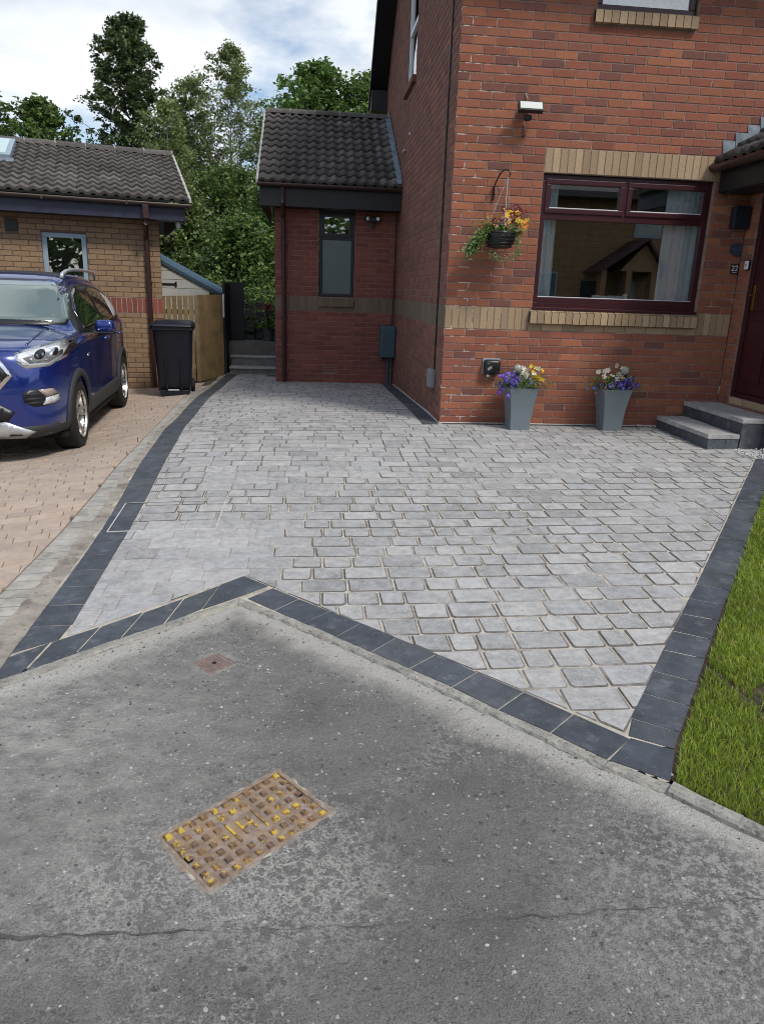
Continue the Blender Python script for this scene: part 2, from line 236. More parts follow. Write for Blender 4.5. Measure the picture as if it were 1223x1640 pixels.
# ------------------------------------------------------------------ object helpers
def link(o,parent=None):
    COL.objects.link(o)
    if parent is not None: o.parent=parent
    return o
def props(o,label=None,cat=None,group=None,kind=None):
    if label: o['label']=label
    if cat: o['category']=cat
    if group: o['group']=group
    if kind: o['kind']=kind
    return o
def empty(name,label=None,cat=None,loc=(0,0,0),rz=0,group=None,kind=None,scale=1):
    o=bpy.data.objects.new(name,None); o.location=loc; o.rotation_euler=(0,0,rz); o.scale=(scale,)*3; o.empty_display_size=.1
    link(o); return props(o,label,cat,group,kind)
def mesh_np(name,V,F4=None,F3=None,mats=()):
    me=bpy.data.meshes.new(name); V=np.asarray(V,np.float32).reshape(-1,3); me.vertices.add(len(V)); me.vertices.foreach_set('co',V.ravel())
    li=[];ls=[];c=0
    for F,k in ((F4,4),(F3,3)):
        if F is not None and len(F): F=np.asarray(F,np.int32); li.append(F.ravel()); ls.append(c+k*np.arange(len(F))); c+=F.size
    li=np.concatenate(li); ls=np.concatenate(ls); me.loops.add(len(li)); me.loops.foreach_set('vertex_index',li)
    me.polygons.add(len(ls)); me.polygons.foreach_set('loop_start',ls.astype(np.int32)); me.update(calc_edges=True)
    for m in mats: me.materials.append(m)
    return me
class MB:
    def __init__(s): s.v=[];s.f=[];s.m=[]
    def add(s,V,F,mi=0):
        b=len(s.v); s.v+= [tuple(v) for v in V]; s.f+=[tuple(b+i for i in f) for f in F]; s.m+=[mi]*len(F); return s
    def box(s,x0,x1,y0,y1,z0,z1,mi=0,M=None):
        V=[Vector(p) for p in ((x0,y0,z0),(x1,y0,z0),(x1,y1,z0),(x0,y1,z0),(x0,y0,z1),(x1,y0,z1),(x1,y1,z1),(x0,y1,z1))]
        if M: V=[M@v for v in V]
        return s.add(V,[(0,3,2,1),(4,5,6,7),(0,1,5,4),(1,2,6,5),(2,3,7,6),(3,0,4,7)],mi)
    def cbox(s,x0,x1,y0,y1,z0,z1,c=.004,mi=0,M=None):   # chamfered box
        bm=bmesh.new(); bmesh.ops.create_cube(bm,size=1)
        for v in bm.verts: v.co=Vector(((x0+x1)/2+v.co.x*(x1-x0),(y0+y1)/2+v.co.y*(y1-y0),(z0+z1)/2+v.co.z*(z1-z0)))
        bmesh.ops.bevel(bm,geom=bm.edges[:],offset=c,segments=2,profile=.6,affect='EDGES')
        bm.verts.index_update(); V=[(M@v.co if M else v.co.copy()) for v in bm.verts]; F=[[v.index for v in f.verts] for f in bm.faces]; bm.free(); return s.add(V,F,mi)
    def prism(s,poly,a,b,axis='z',mi=0,M=None):
        def P(p,h): 
            v={'z':(p[0],p[1],h),'y':(p[0],h,p[1]),'x':(h,p[0],p[1])}[axis]; v=Vector(v); return M@v if M else v
        n=len(poly); V=[P(p,a) for p in poly]+[P(p,b) for p in poly]
        return s.add(V,[tuple(range(n))[::-1],tuple(range(n,2*n))]+[(i,(i+1)%n,n+(i+1)%n,n+i) for i in range(n)],mi)
    def tube(s,pts,r,seg=8,mi=0,cap=True):
        pts=[Vector(p) for p in pts]; n=len(pts); rs=r if isinstance(r,(list,tuple)) else [r]*n; V=[];F=[]
        up=Vector((0,0,1))
        for i,p in enumerate(pts):
            t=(pts[min(i+1,n-1)]-pts[max(i-1,0)]).normalized(); a=t.cross(up)
            if a.length<.05: a=t.cross(Vector((1,0,0)))
            a.normalize(); b=t.cross(a)
            for k in range(seg):
                q=2*PI*k/seg; V.append(p+rs[i]*(math.cos(q)*a+math.sin(q)*b))
        for i in range(n-1):
            for k in range(seg):
                k2=(k+1)%seg; F.append((i*seg+k,i*seg+k2,(i+1)*seg+k2,(i+1)*seg+k))
        if cap: F.append(tuple(range(seg))[::-1]); F.append(tuple((n-1)*seg+k for k in range(seg)))
        return s.add(V,F,mi)
    def lathe(s,prof,seg=24,mi=0,M=None):
        V=[];F=[];n=len(prof)
        for r,z in prof:
            for k in range(seg):
                q=2*PI*k/seg; v=Vector((r*math.cos(q),r*math.sin(q),z)); V.append(M@v if M else v)
        for i in range(n-1):
            for k in range(seg): k2=(k+1)%seg; F.append((i*seg+k,i*seg+k2,(i+1)*seg+k2,(i+1)*seg+k))
        return s.add(V,F,mi)
    def mesh(s,name,mats,smooth=False):
        me=bpy.data.meshes.new(name); me.from_pydata([tuple(v) for v in s.v],[],s.f); 
        for m in (mats if isinstance(mats,(list,tuple)) else [mats]): me.materials.append(m)
        me.polygons.foreach_set('material_index',s.m)
        bm=bmesh.new(); bm.from_mesh(me); bmesh.ops.recalc_face_normals(bm,faces=bm.faces); bm.to_mesh(me); bm.free()
        if smooth: me.polygons.foreach_set('use_smooth',[True]*len(me.polygons))
        me.update(); return me
    def obj(s,name,mats,parent=None,smooth=False,label=None,cat=None,group=None,kind=None,M=None,loc=None,rz=0):
        o=bpy.data.objects.new(name,s.mesh(name,mats,smooth)); link(o,parent)
        if M is not None: o.matrix_basis=M
        if loc is not None: o.location=loc; o.rotation_euler=(0,0,rz)
        return props(o,label,cat,group,kind)
Mrot=np.array([R1,U1,_f])
def proj(P):
    q=(np.asarray(P)-CP)@Mrot.T; z=np.maximum(q[...,2],1e-3); return np.stack([611.5+FPX*q[...,0]/z,820-FPX*q[...,1]/z],-1),q[...,2]
def score(me,M):
    """size of the piece in the photograph"""
    bb=getattr(score,'c',{}); score.c=bb
    if me.name not in bb:
        V=np.empty(len(me.vertices)*3,np.float32); me.vertices.foreach_get('co',V); V=V.reshape(-1,3); bb[me.name]=V
    V=bb[me.name]; A=np.array(M); W=V@A[:3,:3].T+A[:3,3]; p,z=proj(W)
    if z.min()<.1: return 0
    a,b=p.min(0),p.max(0); c=(a+b)/2
    if c[0]<0 or c[0]>1223 or c[1]<0 or c[1]>1640: return 0
    return (b[0]-a[0])*(b[1]-a[1])
def pieces(parent,name,items,cap=300,PM=None,stuff=None):
    """items: (mesh, matrix local to parent).  The cap largest become objects, the rest one joined part"""
    PM=PM or Matrix.Identity(4)
    sc=[(score(me,PM@M),i) for i,(me,M) in enumerate(items)]; sc.sort(reverse=True)
    for s,i in sc[:cap]:
        me,M=items[i]; o=bpy.data.objects.new(name,me); link(o,parent); o.matrix_basis=M
    rest=sc[cap:]
    if rest:
        Vs=[];F={};cache={};base=0; mats=list(items[0][0].materials); fa=[];mi=[]
        for s,i in rest:
            me,M=items[i]
            if me.name not in cache:
                V=np.empty(len(me.vertices)*3,np.float32); me.vertices.foreach_get('co',V)
                cache[me.name]=(V.reshape(-1,3),[tuple(p.vertices) for p in me.polygons],[p.material_index for p in me.polygons])
            V,fs,ms=cache[me.name]; A=np.array(M); Vs.append(V@A[:3,:3].T+A[:3,3])
            fa+=[tuple(base+k for k in f) for f in fs]; mi+=ms; base+=len(V)
        me=bpy.data.meshes.new(name+'_rest'); me.from_pydata(np.concatenate(Vs).tolist(),[],fa)
        for m in mats: me.materials.append(m)
        me.polygons.foreach_set('material_index',mi); me.update()
        o=bpy.data.objects.new(stuff or name+'_field',me); link(o,parent); o['kind']='stuff'
BM={}
def brickmesh(L,H,mat,D=.02):
    k=(round(L,3),round(H,3),mat.name,D)
    if k not in BM:
        c=.003; V=[];x=L/2;z=H/2
        for (y,i) in ((D,0),(c,0),(0,c)):
            V+=[(-x+i,y,-z+i),(x-i,y,-z+i),(x-i,y,z-i),(-x+i,y,z-i)]
        F=[(8,9,10,11)]
        for a in (0,4): F+=[(a+i,a+(i+1)%4,a+4+(i+1)%4,a+4+i) for i in range(4)]
        BM[k]=MB().add(V,F).mesh('brick',mat)
    return BM[k]
class Wall:
    """O origin, u horizontal direction, n outward normal"""
    def __init__(s,O,u,n,face=0):
        s.O=Vector(O); s.u=Vector(u); s.n=Vector(n); s.items={}
    def mat4(s,u,z,out=0):
        p=s.O+s.u*u+s.n*out; y=-s.n
        return Matrix(((s.u.x,y.x,0,p.x),(s.u.y,y.y,0,p.y),(s.u.z,y.z,1,s.O.z+z),(0,0,0,1)))
    def bricks(s,u0,u1,k0,k1,holes,mat,key='brick',par=0,top=None,D=.02,out=0,z0=0,jit=.0012):
        it=s.items.setdefault(key,[])
        for k in range(k0,k1):
            zb=z0+k*.075; off=.1125 if (k+par)%2 else 0
            i=math.floor((u0-off)/.225)
            spans=[]
            while off+i*.225<u1:
                a=max(u0,off+i*.225); b=min(u1,off+(i+1)*.225); i+=1
                seg=[(a,b)]
                for h in holes:
                    if h[2]<zb+.07 and h[3]>zb+.005:
                        ns=[]
                        for (p,q) in seg:
                            if h[1]<=p or h[0]>=q: ns.append((p,q)); continue
                            if h[0]>p: ns.append((p,h[0]))
                            if h[1]<q: ns.append((h[1],q))
                        seg=ns
                spans+=seg
            for a,b in spans:
                l=b-a-.01
                if l<.02: continue
                if top and zb+.05>top((a+b)/2): continue
                me=brickmesh(l,.065,mat,D)
                M=s.mat4((a+b)/2+random.uniform(-jit,jit),zb+.0375+random.uniform(-jit,jit)*.6,out+random.uniform(0,.0015))
                it.append((me,M))
    def soldiers(s,u0,u1,z0,z1,mat,key='soldier_brick',D=.02,out=0,pitch=.075):
        it=s.items.setdefault(key,[]); n=max(1,round((u1-u0)/pitch)); p=(u1-u0)/n
        for i in range(n): it.append((brickmesh(p-.008,z1-z0-.008,mat,D),s.mat4(u0+(i+.5)*p,(z0+z1)/2,out+random.uniform(0,.0015))))
    def mortar(s,name,u0,u1,z0,z1,holes,mat,parent,thick=.1,rec=.004,top=None):
        mb=MB(); us=sorted({u0,u1,*[min(max(h[i],u0),u1) for h in holes for i in (0,1)]}); zs=sorted({z0,z1,*[min(max(h[i],z0),z1) for h in holes for i in (2,3)]})
        if top:
            us=sorted({*us,*list(np.arange(u0,u1,.1))})
        for a,b in zip(us,us[1:]):
            for c,d in zip(zs,zs[1:]):
                cu,cz=(a+b)/2,(c+d)/2
                if any(h[0]<cu<h[1] and h[2]<cz<h[3] for h in holes): continue
                if top:
                    d=min(d,top(cu)); 
                    if d<=c+.01: continue
                mb.box(a,b,rec,thick,c,d,0,s.mat4(0,0))
        return mb.obj(name,mat,parent)
def sub(parent,key,wall,PM=None,cap=300): pieces(parent,key,wall.items[key],cap,PM)
# ================================================================== GROUND
def inside(poly,X,Y):
    c=np.zeros(X.shape,bool); n=len(poly)
    for i in range(n):
        x1,y1=poly[i]; x2,y2=poly[(i+1)%n]
        if y1==y2: continue
        t=((y1>Y)!=(y2>Y))&(X<(x2-x1)*(Y-y1)/(y2-y1)+x1); c^=t
    return c
def sheet(name,poly,dz,cell,mat,kind='structure',rough=0,parent=None,label=None,cat=None,hole=None):
    xs=[p[0] for p in poly]; ys=[p[1] for p in poly]
    X=np.arange(min(xs),max(xs)+cell,cell); Y=np.arange(min(ys),max(ys)+cell,cell); GX,GY=np.meshgrid(X,Y); Z=gza(GX,GY)+dz
    if rough:
        for i in range(GX.shape[0]):
            for j in range(GX.shape[1]):
                p=Vector((GX[i,j]*18,GY[i,j]*18,0)); Z[i,j]+=rough*(mnoise.noise(p)+.7*mnoise.noise(p*3.1)+.5*mnoise.noise(p*.17))
    ny,nx=GX.shape; idx=np.arange(nx*ny).reshape(ny,nx); F=np.stack([idx[:-1,:-1],idx[:-1,1:],idx[1:,1:],idx[1:,:-1]],-1).reshape(-1,4)
    cx=(GX[:-1,:-1]+cell/2).ravel(); cy=(GY[:-1,:-1]+cell/2).ravel(); k=inside(poly,cx,cy)
    if hole: k&=~inside(hole,cx,cy)
    F=F[k]; used=np.unique(F); rm=np.zeros(nx*ny,int); rm[used]=np.arange(len(used))
    V=np.stack([GX.ravel(),GY.ravel(),Z.ravel()],-1)[used]
    me=mesh_np(name,V,rm[F],None,[mat]); me.polygons.foreach_set('use_smooth',[True]*len(me.polygons))
    o=bpy.data.objects.new(name,me); link(o,parent); return props(o,label,cat,None,kind)
A_o=[(-1.668,-4.259),(-1.532,-4.396),(-1.392,-4.531),(-1.251,-4.675),(-1.102,-4.813),(-.954,-4.958),(-.805,-5.109),(-.661,-5.274),(-.507,-5.428),(-.362,-5.591)]
A_i=[(-1.548,-4.138),(-1.414,-4.269),(-1.264,-4.412),(-1.126,-4.542),(-.975,-4.688),(-.821,-4.843),(-.681,-5.002),(-.529,-5.158),(-.384,-5.317),(-.234,-5.481)]
D_i=[(-2.465,-4.652),(-2.297,-4.525),(-2.137,-4.39),(-1.975,-4.251),(-1.817,-4.098)]
D_o=[(-2.338,-4.782),(-2.183,-4.652),(-2.021,-4.52),(-1.869,-4.369)]
D_o=[(-2.495,-4.905)]+D_o
EL=[(-2.600,-4.90),(-2.607,-4.711),(-2.618,-3.8),(-2.640,-3.12),(-2.679,-2.468),(-2.723,-1.811),(-2.783,-.859),(-2.843,.081),(-2.905,1.6),(-2.91,3.2),(-2.87,4.4),(-2.784,5.5)]
EI=[(-2.415,-4.70),(-2.428,-4.40),(-2.445,-3.8),(-2.462,-3.12),(-2.488,-2.468),(-2.522,-1.811),(-2.575,-.859),(-2.635,.081),(-2.70,1.6),(-2.71,3.2),(-2.68,4.4),(-2.60,5.5)]
def lerp(a,b,t): return (a[0]+(b[0]-a[0])*t,a[1]+(b[1]-a[1])*t)
# far ground, then the local sheets lying on it
gb=MB(); gb.add([(-400,-400,-.46),(400,-400,-.46),(400,400,-.46),(-400,400,-.46)],[(0,1,2,3)]); gb.obj('ground',MAT('rough_grass',[(.045,.07,.02)],.95,vscale=1.5,vamt=.4),kind='structure')
KERB=[(-2.60,-5.02),(-2.495,-4.93),(-1.70,-4.30),(-1.668,-4.30),(-.362,-5.62),(-.20,-5.76),(-.06,-5.93),(.06,-6.07),(.3,-6.28),(.9,-6.55),(3,-7.2),(5,-7.6)]
road_poly=[(-8.8,-9.8),(4.8,-9.8),(4.8,-7.58)]+[(x,y-.0) for x,y in KERB[::-1][1:]]+[(-8.8,-5.6)]
near=[(-3.05,-7.1),(.75,-7.1),(.75,-6.46)]+[p for p in KERB[::-1] if p[0]<.7]+[(-3.05,-5.19)]
CV=[(-1.469,-5.566),(-1.303,-5.778),(-1.622,-6.048),(-1.802,-5.843)]
COVH=[(-1.469,-5.566),(-1.29,-5.785),(-1.625,-6.062),(-1.808,-5.84)]
road=sheet('road',near,-.009,.013,m_asph,rough=.0020,hole=[(-1.47,-5.575),(-1.32,-5.778),(-1.622,-6.038),(-1.79,-5.843)])
sheet('road',[p for p in road_poly],-.030,.12,m_asph)
sheet('driveway_bed',[(-2.58,-4.93),(-1.7,-4.275),(-.36,-5.60),(-.2,-5.71),(-.12,-5.52),(2.90,-1.30),(3.6,-1.25),(3.6,.15),(.05,.15),(.05,4.6),(-1.8,4.6),(-1.8,5.75),(-2.9,5.75),(-2.8,0)],-.0048,.03,m_sand)
# --- setts
def clip(P,a,b):      # keep the side left of a->b
    o=[];n=len(P)
    f=lambda p:(b[0]-a[0])*(p[1]-a[1])-(b[1]-a[1])*(p[0]-a[0])
    for i in range(n):
        p,q=P[i],P[(i+1)%n]; fp,fq=f(p),f(q)
        if fp>=0: o.append(p)
        if (fp>=0)!=(fq>=0): o.append(lerp(p,q,fp/(fp-fq)))
    return o
def parea(P): return .5*sum(P[i][0]*P[(i+1)%len(P)][1]-P[(i+1)%len(P)][0]*P[i][1] for i in range(len(P)))
def slabmesh(name,P,mats,bev=.004,drop=.004,depth=.03,wob=0,rimmat=0,corner=0):
    """P ccw polygon about its own centre; top at z=0"""
    if corner:
        Q=[];n=len(P)
        for i in range(n):
            p=Vector(P[i]); a=Vector(P[i-1]); b=Vector(P[(i+1)%n]); c=corner*random.uniform(.6,1.5); 
            c=min(c,(a-p).length*.3,(b-p).length*.3)
            Q+= [tuple(p+(a-p).normalized()*c),tuple(p+(b-p).normalized()*c)]
        P=Q
    n=len(P); cx=sum(p[0] for p in P)/n; cy=sum(p[1] for p in P)/n
    def ins(d):
        o=[]
        for p in P:
            v=Vector((p[0]-cx,p[1]-cy)); l=v.length; k=d+random.uniform(-wob,wob); o.append((cx+v.x*(1-min(.45,k*1.3/l)),cy+v.y*(1-min(.45,k*1.3/l))))
        return o
    r0=P; r1=ins(bev); V=[(x,y,-depth) for x,y in r0]+[(x,y,-drop) for x,y in r0]+[(x,y,random.uniform(-.0008,.0008)) for x,y in r1]
    F=[tuple(range(2*n,3*n))]; mi=[0]
    for k in (0,1):
        for i in range(n): F.append((k*n+i,k*n+(i+1)%n,(k+1)*n+(i+1)%n,(k+1)*n+i)); mi.append(rimmat)
    mb=MB(); mb.v=V; mb.f=F; mb.m=mi; return mb.mesh(name,mats)
def gmat(x,y,rz=0,dz=0):
    e=.05; sx=(gz(x+e,y)-gz(x-e,y))/(2*e); sy=(gz(x,y+e)-gz(x,y-e))/(2*e); z=Vector((-sx,-sy,1)).normalized()
    xa=Vector((math.cos(rz),math.sin(rz),0)); xa=(xa-z*xa.dot(z)).normalized(); ya=z.cross(xa)
    return Matrix(((xa.x,ya.x,z.x,x),(xa.y,ya.y,z.y,y),(xa.z,ya.z,z.z,gz(x,y)+dz),(0,0,0,1)))
drive=empty('driveway',kind='structure')
setts=[]; SM={}
AP=(-1.700,-3.975); Bi0=(-.236,-5.45); Bi1=(2.835,-1.224)
ys=-5.46+.0; pitch=.158; r=0; ROWEND=5.48
while ys<ROWEND:
    y0,y1=ys,ys+pitch; ym=(y0+y1)/2
    # limits in x
    xl=np.interp(ym,[p[1] for p in EI],[p[0] for p in EI])-.15; 
    if ym<Bi1[1]: xr=Bi0[0]+(ym-Bi0[1])/(Bi1[1]-Bi0[1])*(Bi1[0]-Bi0[0])+.2
    else: xr=2.835
    if ym>-.02: xr=-.19 if ym<4.44 else -1.90
    elif ym>-.15: xr=3.0
    x=xl-random.uniform(0,.2); smooth=None
    while x<xr:
        L_=random.choice((.125,.165,.165,.24,.24,.24)); P=[(x+.002,y0+.002),(x+L_-.002,y0+.002),(x+L_-.002,y1-.002),(x+.002,y1-.002)]
        xc=x+L_/2; x+=L_; 
        if xc>xr+.25: continue
        Q=P
        jl=lambda a,b,s=.002: None
        # left border
        yy=[p[1] for p in EI]; k=max(0,min(len(EI)-2,int(np.searchsorted(yy,ym))-1)); Q=clip(Q,lerp(EI[k+1],EI[k],-.0),EI[k]) if 0 else clip([p for p in Q],EI[k+1],EI[k])
        if len(Q)<3: continue
        if ym<Bi1[1]+.3: Q=clip(Q,(Bi0[0]-.003,Bi0[1]+.003),(Bi1[0]-.003,Bi1[1]+.003))
        if len(Q)<3: continue
        if ym<-3.7:
            if xc<AP[0]: Q=clip(Q,(D_i[0][0]-.002,D_i[0][1]+.003),(AP[0],AP[1]+.003))
            else: Q=clip(Q,(AP[0],AP[1]+.003),(Bi0[0],Bi0[1]+.003))
        if len(Q)<3: continue
        if ym>-.1 and ym<4.44: Q=clip(Q,(-.192,0),(-.192,1))
        elif ym>=4.44: Q=clip(Q,(-1.90,0),(-1.90,1))
        if len(Q)<3: continue
        if xc>2.55 and ym>-1.05: continue
        if parea(Q)<.0016: continue
        cx=sum(p[0] for p in Q)/len(Q); cy=sum(p[1] for p in Q)/len(Q)
        full=abs(parea(Q)-(L_-.004)*(pitch-.004))<1e-6
        hazy=mnoise.noise(Vector((cx*.5+3.3,cy*.5,0)))>.12 or (cy<-3.1 and cx<-1.45)
        key=(L_,random.randrange(6),hazy) if full else None
        if key and key in SM: me=SM[key]
        else:
            PP=[(p[0]-cx,p[1]-cy) for p in Q]
            me=slabmesh('paving_sett',PP,[m_sett,m_sett if hazy else m_rim],.009 if not hazy else .004,.0062 if not hazy else .003,.03,.0042,1,.011 if full and not hazy else .004)
            if key: SM[key]=me
        setts.append((me,gmat(cx,cy,0,random.uniform(-.001,.0012))))
    ys=y1; r+=1
pieces(drive,'paving_sett',setts,300,stuff='paving_sett_field')
# --- charcoal edging
edge=[]
def quadslab(a,b,c,d,g=.004,name='edging_slab',mats=None,dz=-.0008,parent_items=None):
    cx=(a[0]+b[0]+c[0]+d[0])/4; cy=(a[1]+b[1]+c[1]+d[1])/4; P=[(p[0]-cx,p[1]-cy) for p in (a,b,c,d)]
    P=[(p[0]*(1-g/max(.03,abs(p[0])))if abs(p[0])>.03 else p[0],p[1]*(1-g/max(.03,abs(p[1]))) if abs(p[1])>.03 else p[1]) for p in P]
    if parea(P)<0: P=P[::-1]
    me=slabmesh(name,P,mats or [m_slab],.002,.0018,.03,.0005); (edge if parent_items is None else parent_items).append((me,gmat(cx,cy,0,dz+random.uniform(-.0007,.0007))))
for i in range(len(A_o)-1): quadslab(A_o[i],A_o[i+1],A_i[i+1],A_i[i])
quadslab((-.358,-5.592),(-.196,-5.712),(-.102,-5.558),(-.232,-5.474))
pc=[(-1.867,-4.367),(-1.712,-4.240),(-1.575,-4.112),(-1.705,-3.985),(-1.815,-4.096)]
ccx=sum(p[0] for p in pc)/5; ccy=sum(p[1] for p in pc)/5
edge.append((slabmesh('edging_slab',[(p[0]-ccx,p[1]-ccy) for p in pc],[m_slab],.003,.003,.03,.0005),gmat(ccx,ccy,0,.0015)))
for i in range(4): quadslab(D_o[i],D_o[i+1],D_i[i+1],D_i[i])
quadslab((-2.60,-4.985),(-2.500,-4.908),(-2.470,-4.66),(-2.604,-4.77))
B_i=[(-.225,-5.47),(-.181,-5.359),(-.062,-5.193),(.053,-5.035),(.178,-4.866),(.304,-4.696),(.431,-4.525),(.552,-4.359),(.683,-4.188)]
B_o=[(-.040,-5.49),(-.035,-5.457),(.081,-5.295),(.196,-5.133),(.326,-4.95),(.444,-4.786),(.576,-4.605),(.692,-4.445),(.824,-4.275)]
n=17
for i in range(1,n+1):
    t=i/n; B_i.append(lerp((.683,-4.188),(2.84,-1.224),t)); B_o.append(lerp((.824,-4.275),(2.99,-1.33),t))
B_i[0]=(-.236,-5.462); B_o[0]=(-.100,-5.548)
for i in range(len(B_i)-1): quadslab(B_o[i],B_o[i+1],B_i[i+1],B_i[i])
def along(poly,y): return (float(np.interp(y,[p[1] for p in poly],[p[0] for p in poly])),y)
y=-4.695
first=True
while y<5.4:
    y2=y+.218
    if first: quadslab((-2.604,-4.745),(-2.606,y2-.02),(-2.43,y2-.02),(-2.44,-4.64)); y=y2-.02; first=False; continue
    quadslab(along(EL,y),along(EL,y2),along(EI,y2),along(EI,y)); y=y2
# back and side courses
for i in range(3): quadslab((-2.60+i*.235,5.50),(-2.365+i*.235,5.50),(-2.365+i*.235,5.62),(-2.60+i*.235,5.62))
quadslab((-2.10,5.22),(-1.90,5.22),(-1.90,5.48),(-2.10,5.48),dz=.004)
y=-.10
while y<4.4: quadslab((-.188,y),(-.012,y),(-.012,min(y+.218,4.45)),(-.188,min(y+.218,4.45))); y+=.218
x=0.03
while x<2.2: quadslab((x,-.055),(x+.218,-.055),(x+.218,-.01),(x,-.01),dz=-.001); x+=.218
pieces(drive,'edging_slab',edge,300)
# white mortar fillet along the wall foot
fb=MB(); 
for i in range(20):
    a=.22*i; b=a+.22; fb.add([(-.012,a,gz(0,a)+.002),(.004,a,gz(0,a)+.014),(.004,b,gz(0,b)+.014),(-.012,b,gz(0,b)+.002)],[(0,1,2,3)])
for i in range(12):
    a=.2*i; fb.add([(a,-.012,gz(a,0)+.002),(a+.2,-.012,gz(a+.2,0)+.002),(a+.2,.002,gz(a+.2,0)+.012),(a,.002,gz(a,0)+.012)],[(0,1,2,3)])
fb.obj('mortar_fillet',m_mort,drive)
# --- kerb stones
kerb=empty('kerb',kind='structure')
kpts=[(-2.62,-5.01),(-2.503,-4.915),(-1.704,-4.262),(-1.392,-4.537),(-.954,-4.966),(-.362,-5.60),(-.20,-5.735),(-.06,-5.90),(.06,-6.03),(.3,-6.24),(.9,-6.5),(3,-7.15)]
def offs(pts,d):
    o=[]
    for i,p in enumerate(pts):
        a=Vector(pts[max(i-1,0)]); b=Vector(pts[min(i+1,len(pts)-1)]); pv=Vector(p)
        d1=(pv-a).normalized() if (pv-a).length>0 else (b-pv).normalized(); d2=(b-pv).normalized() if (b-pv).length>0 else d1
        n1=Vector((d1.y,-d1.x)); n2=Vector((d2.y,-d2.x)); nn=(n1+n2).normalized(); k=1/max(.5,nn.dot(n1)); o.append(tuple(pv+nn*d*k))
    return o
ko=offs(kpts,.044)
def kstone(i,t0,t1,lift=.0):
    a,b=lerp(kpts[i],kpts[i+1],t0),lerp(kpts[i],kpts[i+1],t1); c,d=lerp(ko[i],ko[i+1],t0),lerp(ko[i],ko[i+1],t1); n=max(2,int((Vector(a)-Vector(b)).length/.03)); mb=MB(); V=[];F=[]
    for k in range(n+1):
        t=k/n; p=lerp(a,b,t); q=lerp(c,d,t); w1=random.uniform(-.003,.003); zz=gz(*p)+.002+lift; j=random.uniform(-.002,.002)+.003*mnoise.noise(Vector((p[0]*9,p[1]*9,0)))
        dx=(q[0]-p[0]);dy=(q[1]-p[1])
        V+=[(p[0],p[1],zz-.05),(p[0],p[1],zz+j),(q[0]-dx*.15,q[1]-dy*.15,zz+j-.001),(q[0]+w1,q[1]+w1,zz-.010+j),(q[0]+w1,q[1]+w1,zz-.06)]
    for k in range(n):
        for m_ in range(4): F.append((k*5+m_,k*5+m_+1,(k+1)*5+m_+1,(k+1)*5+m_))
    F.append((0,1,2,3,4)); F.append(tuple(n*5+z for z in (4,3,2,1,0)))
    mb.add(V,F).obj('kerb_stone',m_conc,kerb)
for i,(sp) in enumerate([(0,1),(0,.62,1),(0,1),(0,.5,1),(0,.35,1),(0,1),(0,1),(0,1),(0,1),(0,.5,1),(0,.3,.6,1)]):
    for a,b in zip(sp,sp[1:]): kstone(i,a+.001,b-.001,.0 if i<6 else .012)
# --- neighbour's block paving
NR=rad(13)
nb=empty('neighbour_driveway',kind='structure')
KO=[(x-.075,y) for x,y in EL]; KI=[(x-.285,y) for x,y in EL]
KI=[(-2.90,-5.2),(-2.905,-4.4),(-2.93,-3.2),(-3.0,-1.8),(-3.08,-.8),(-3.13,.2),(-3.2,1.6),(-3.24,2.6),(-3.12,3.9),(-2.95,5.5)]
_yy=[-5.2,-4.4,-3.2,-2.4,-.9,.2,1.6,3.0,4.2,5.5]; _el=lambda y: float(np.interp(y,[p[1] for p in EL],[p[0] for p in EL]))
KO=[(_el(y)-o,y) for y,o in zip(_yy,(.10,.09,.07,.05,.03,.03,.035,.05,.05,.05))]; KI=[(_el(y)-o,y) for y,o in zip(_yy,(.30,.285,.24,.20,.155,.155,.175,.20,.20,.20))]
sheet('neighbour_driveway_bed',[(-8.8,-5.6),(-2.6,-5.0),(-2.65,-2.5),(-2.75,-1),(-2.85,1),(-2.88,3.6),(-2.8,5.6),(-3.2,5.6),(-3.6,4.5),(-8.8,3.2)],-.019,.07,m_pjoint)
pk=[]; PKM=[slabmesh('paving_block',[(-.098,-.0485),(.098,-.0485),(.098,.0485),(-.098,.0485)],[m_pink],.004,.004,.025,.0008) for _ in range(3)]
ca,sa=math.cos(NR),math.sin(NR)
kib=[(x-.004,y) for x,y in KI]; by=[p[1] for p in KI]; bx=[p[0] for p in KI]
for j in range(-70,60):
    sh=random.choice((0,.05,.1,.1,.05))+(.1 if j%2 else 0)
    for i in range(-32,30):
        u=i*.2+sh; v=j*.101; cx=-3.5+u*ca-v*sa; cy=-1+u*sa+v*ca
        if cy<-5.3 or cy>4.6 or cx<-7.6 or cx>-2.7: continue
        lim=np.interp(cy,by,bx)
        # garage wall line
        if (cx+3.6)*math.sin(.244)*-1+(cy-4.37)*math.cos(.244)>-.06 and cx<-3.5: continue
        if cx-.11>lim: continue
        if cx+.112<lim: pk.append((PKM[(i+j)%3],gmat(cx,cy,NR,random.uniform(-.0015,.0015))))
        else:
            P=[(cx+a*ca-b*sa,cy+a*sa+b*ca) for a,b in ((-.098,-.0485),(.098,-.0485),(.098,.0485),(-.098,.0485))]
            k=max(0,min(len(KI)-2,int(np.searchsorted(by,cy))-1)); Q=clip(P,kib[k],kib[k+1])
            if len(Q)<3 or parea(Q)<.002: continue
            ax=sum(p[0] for p in Q)/len(Q); ay=sum(p[1] for p in Q)/len(Q)
            pk.append((slabmesh('paving_block',[(p[0]-ax,p[1]-ay) for p in Q],[m_pink],.004,.004,.025),gmat(ax,ay,0)))
pieces(nb,'paving_block',pk,300,stuff='paving_block_field')
kb=[];y=-5.1
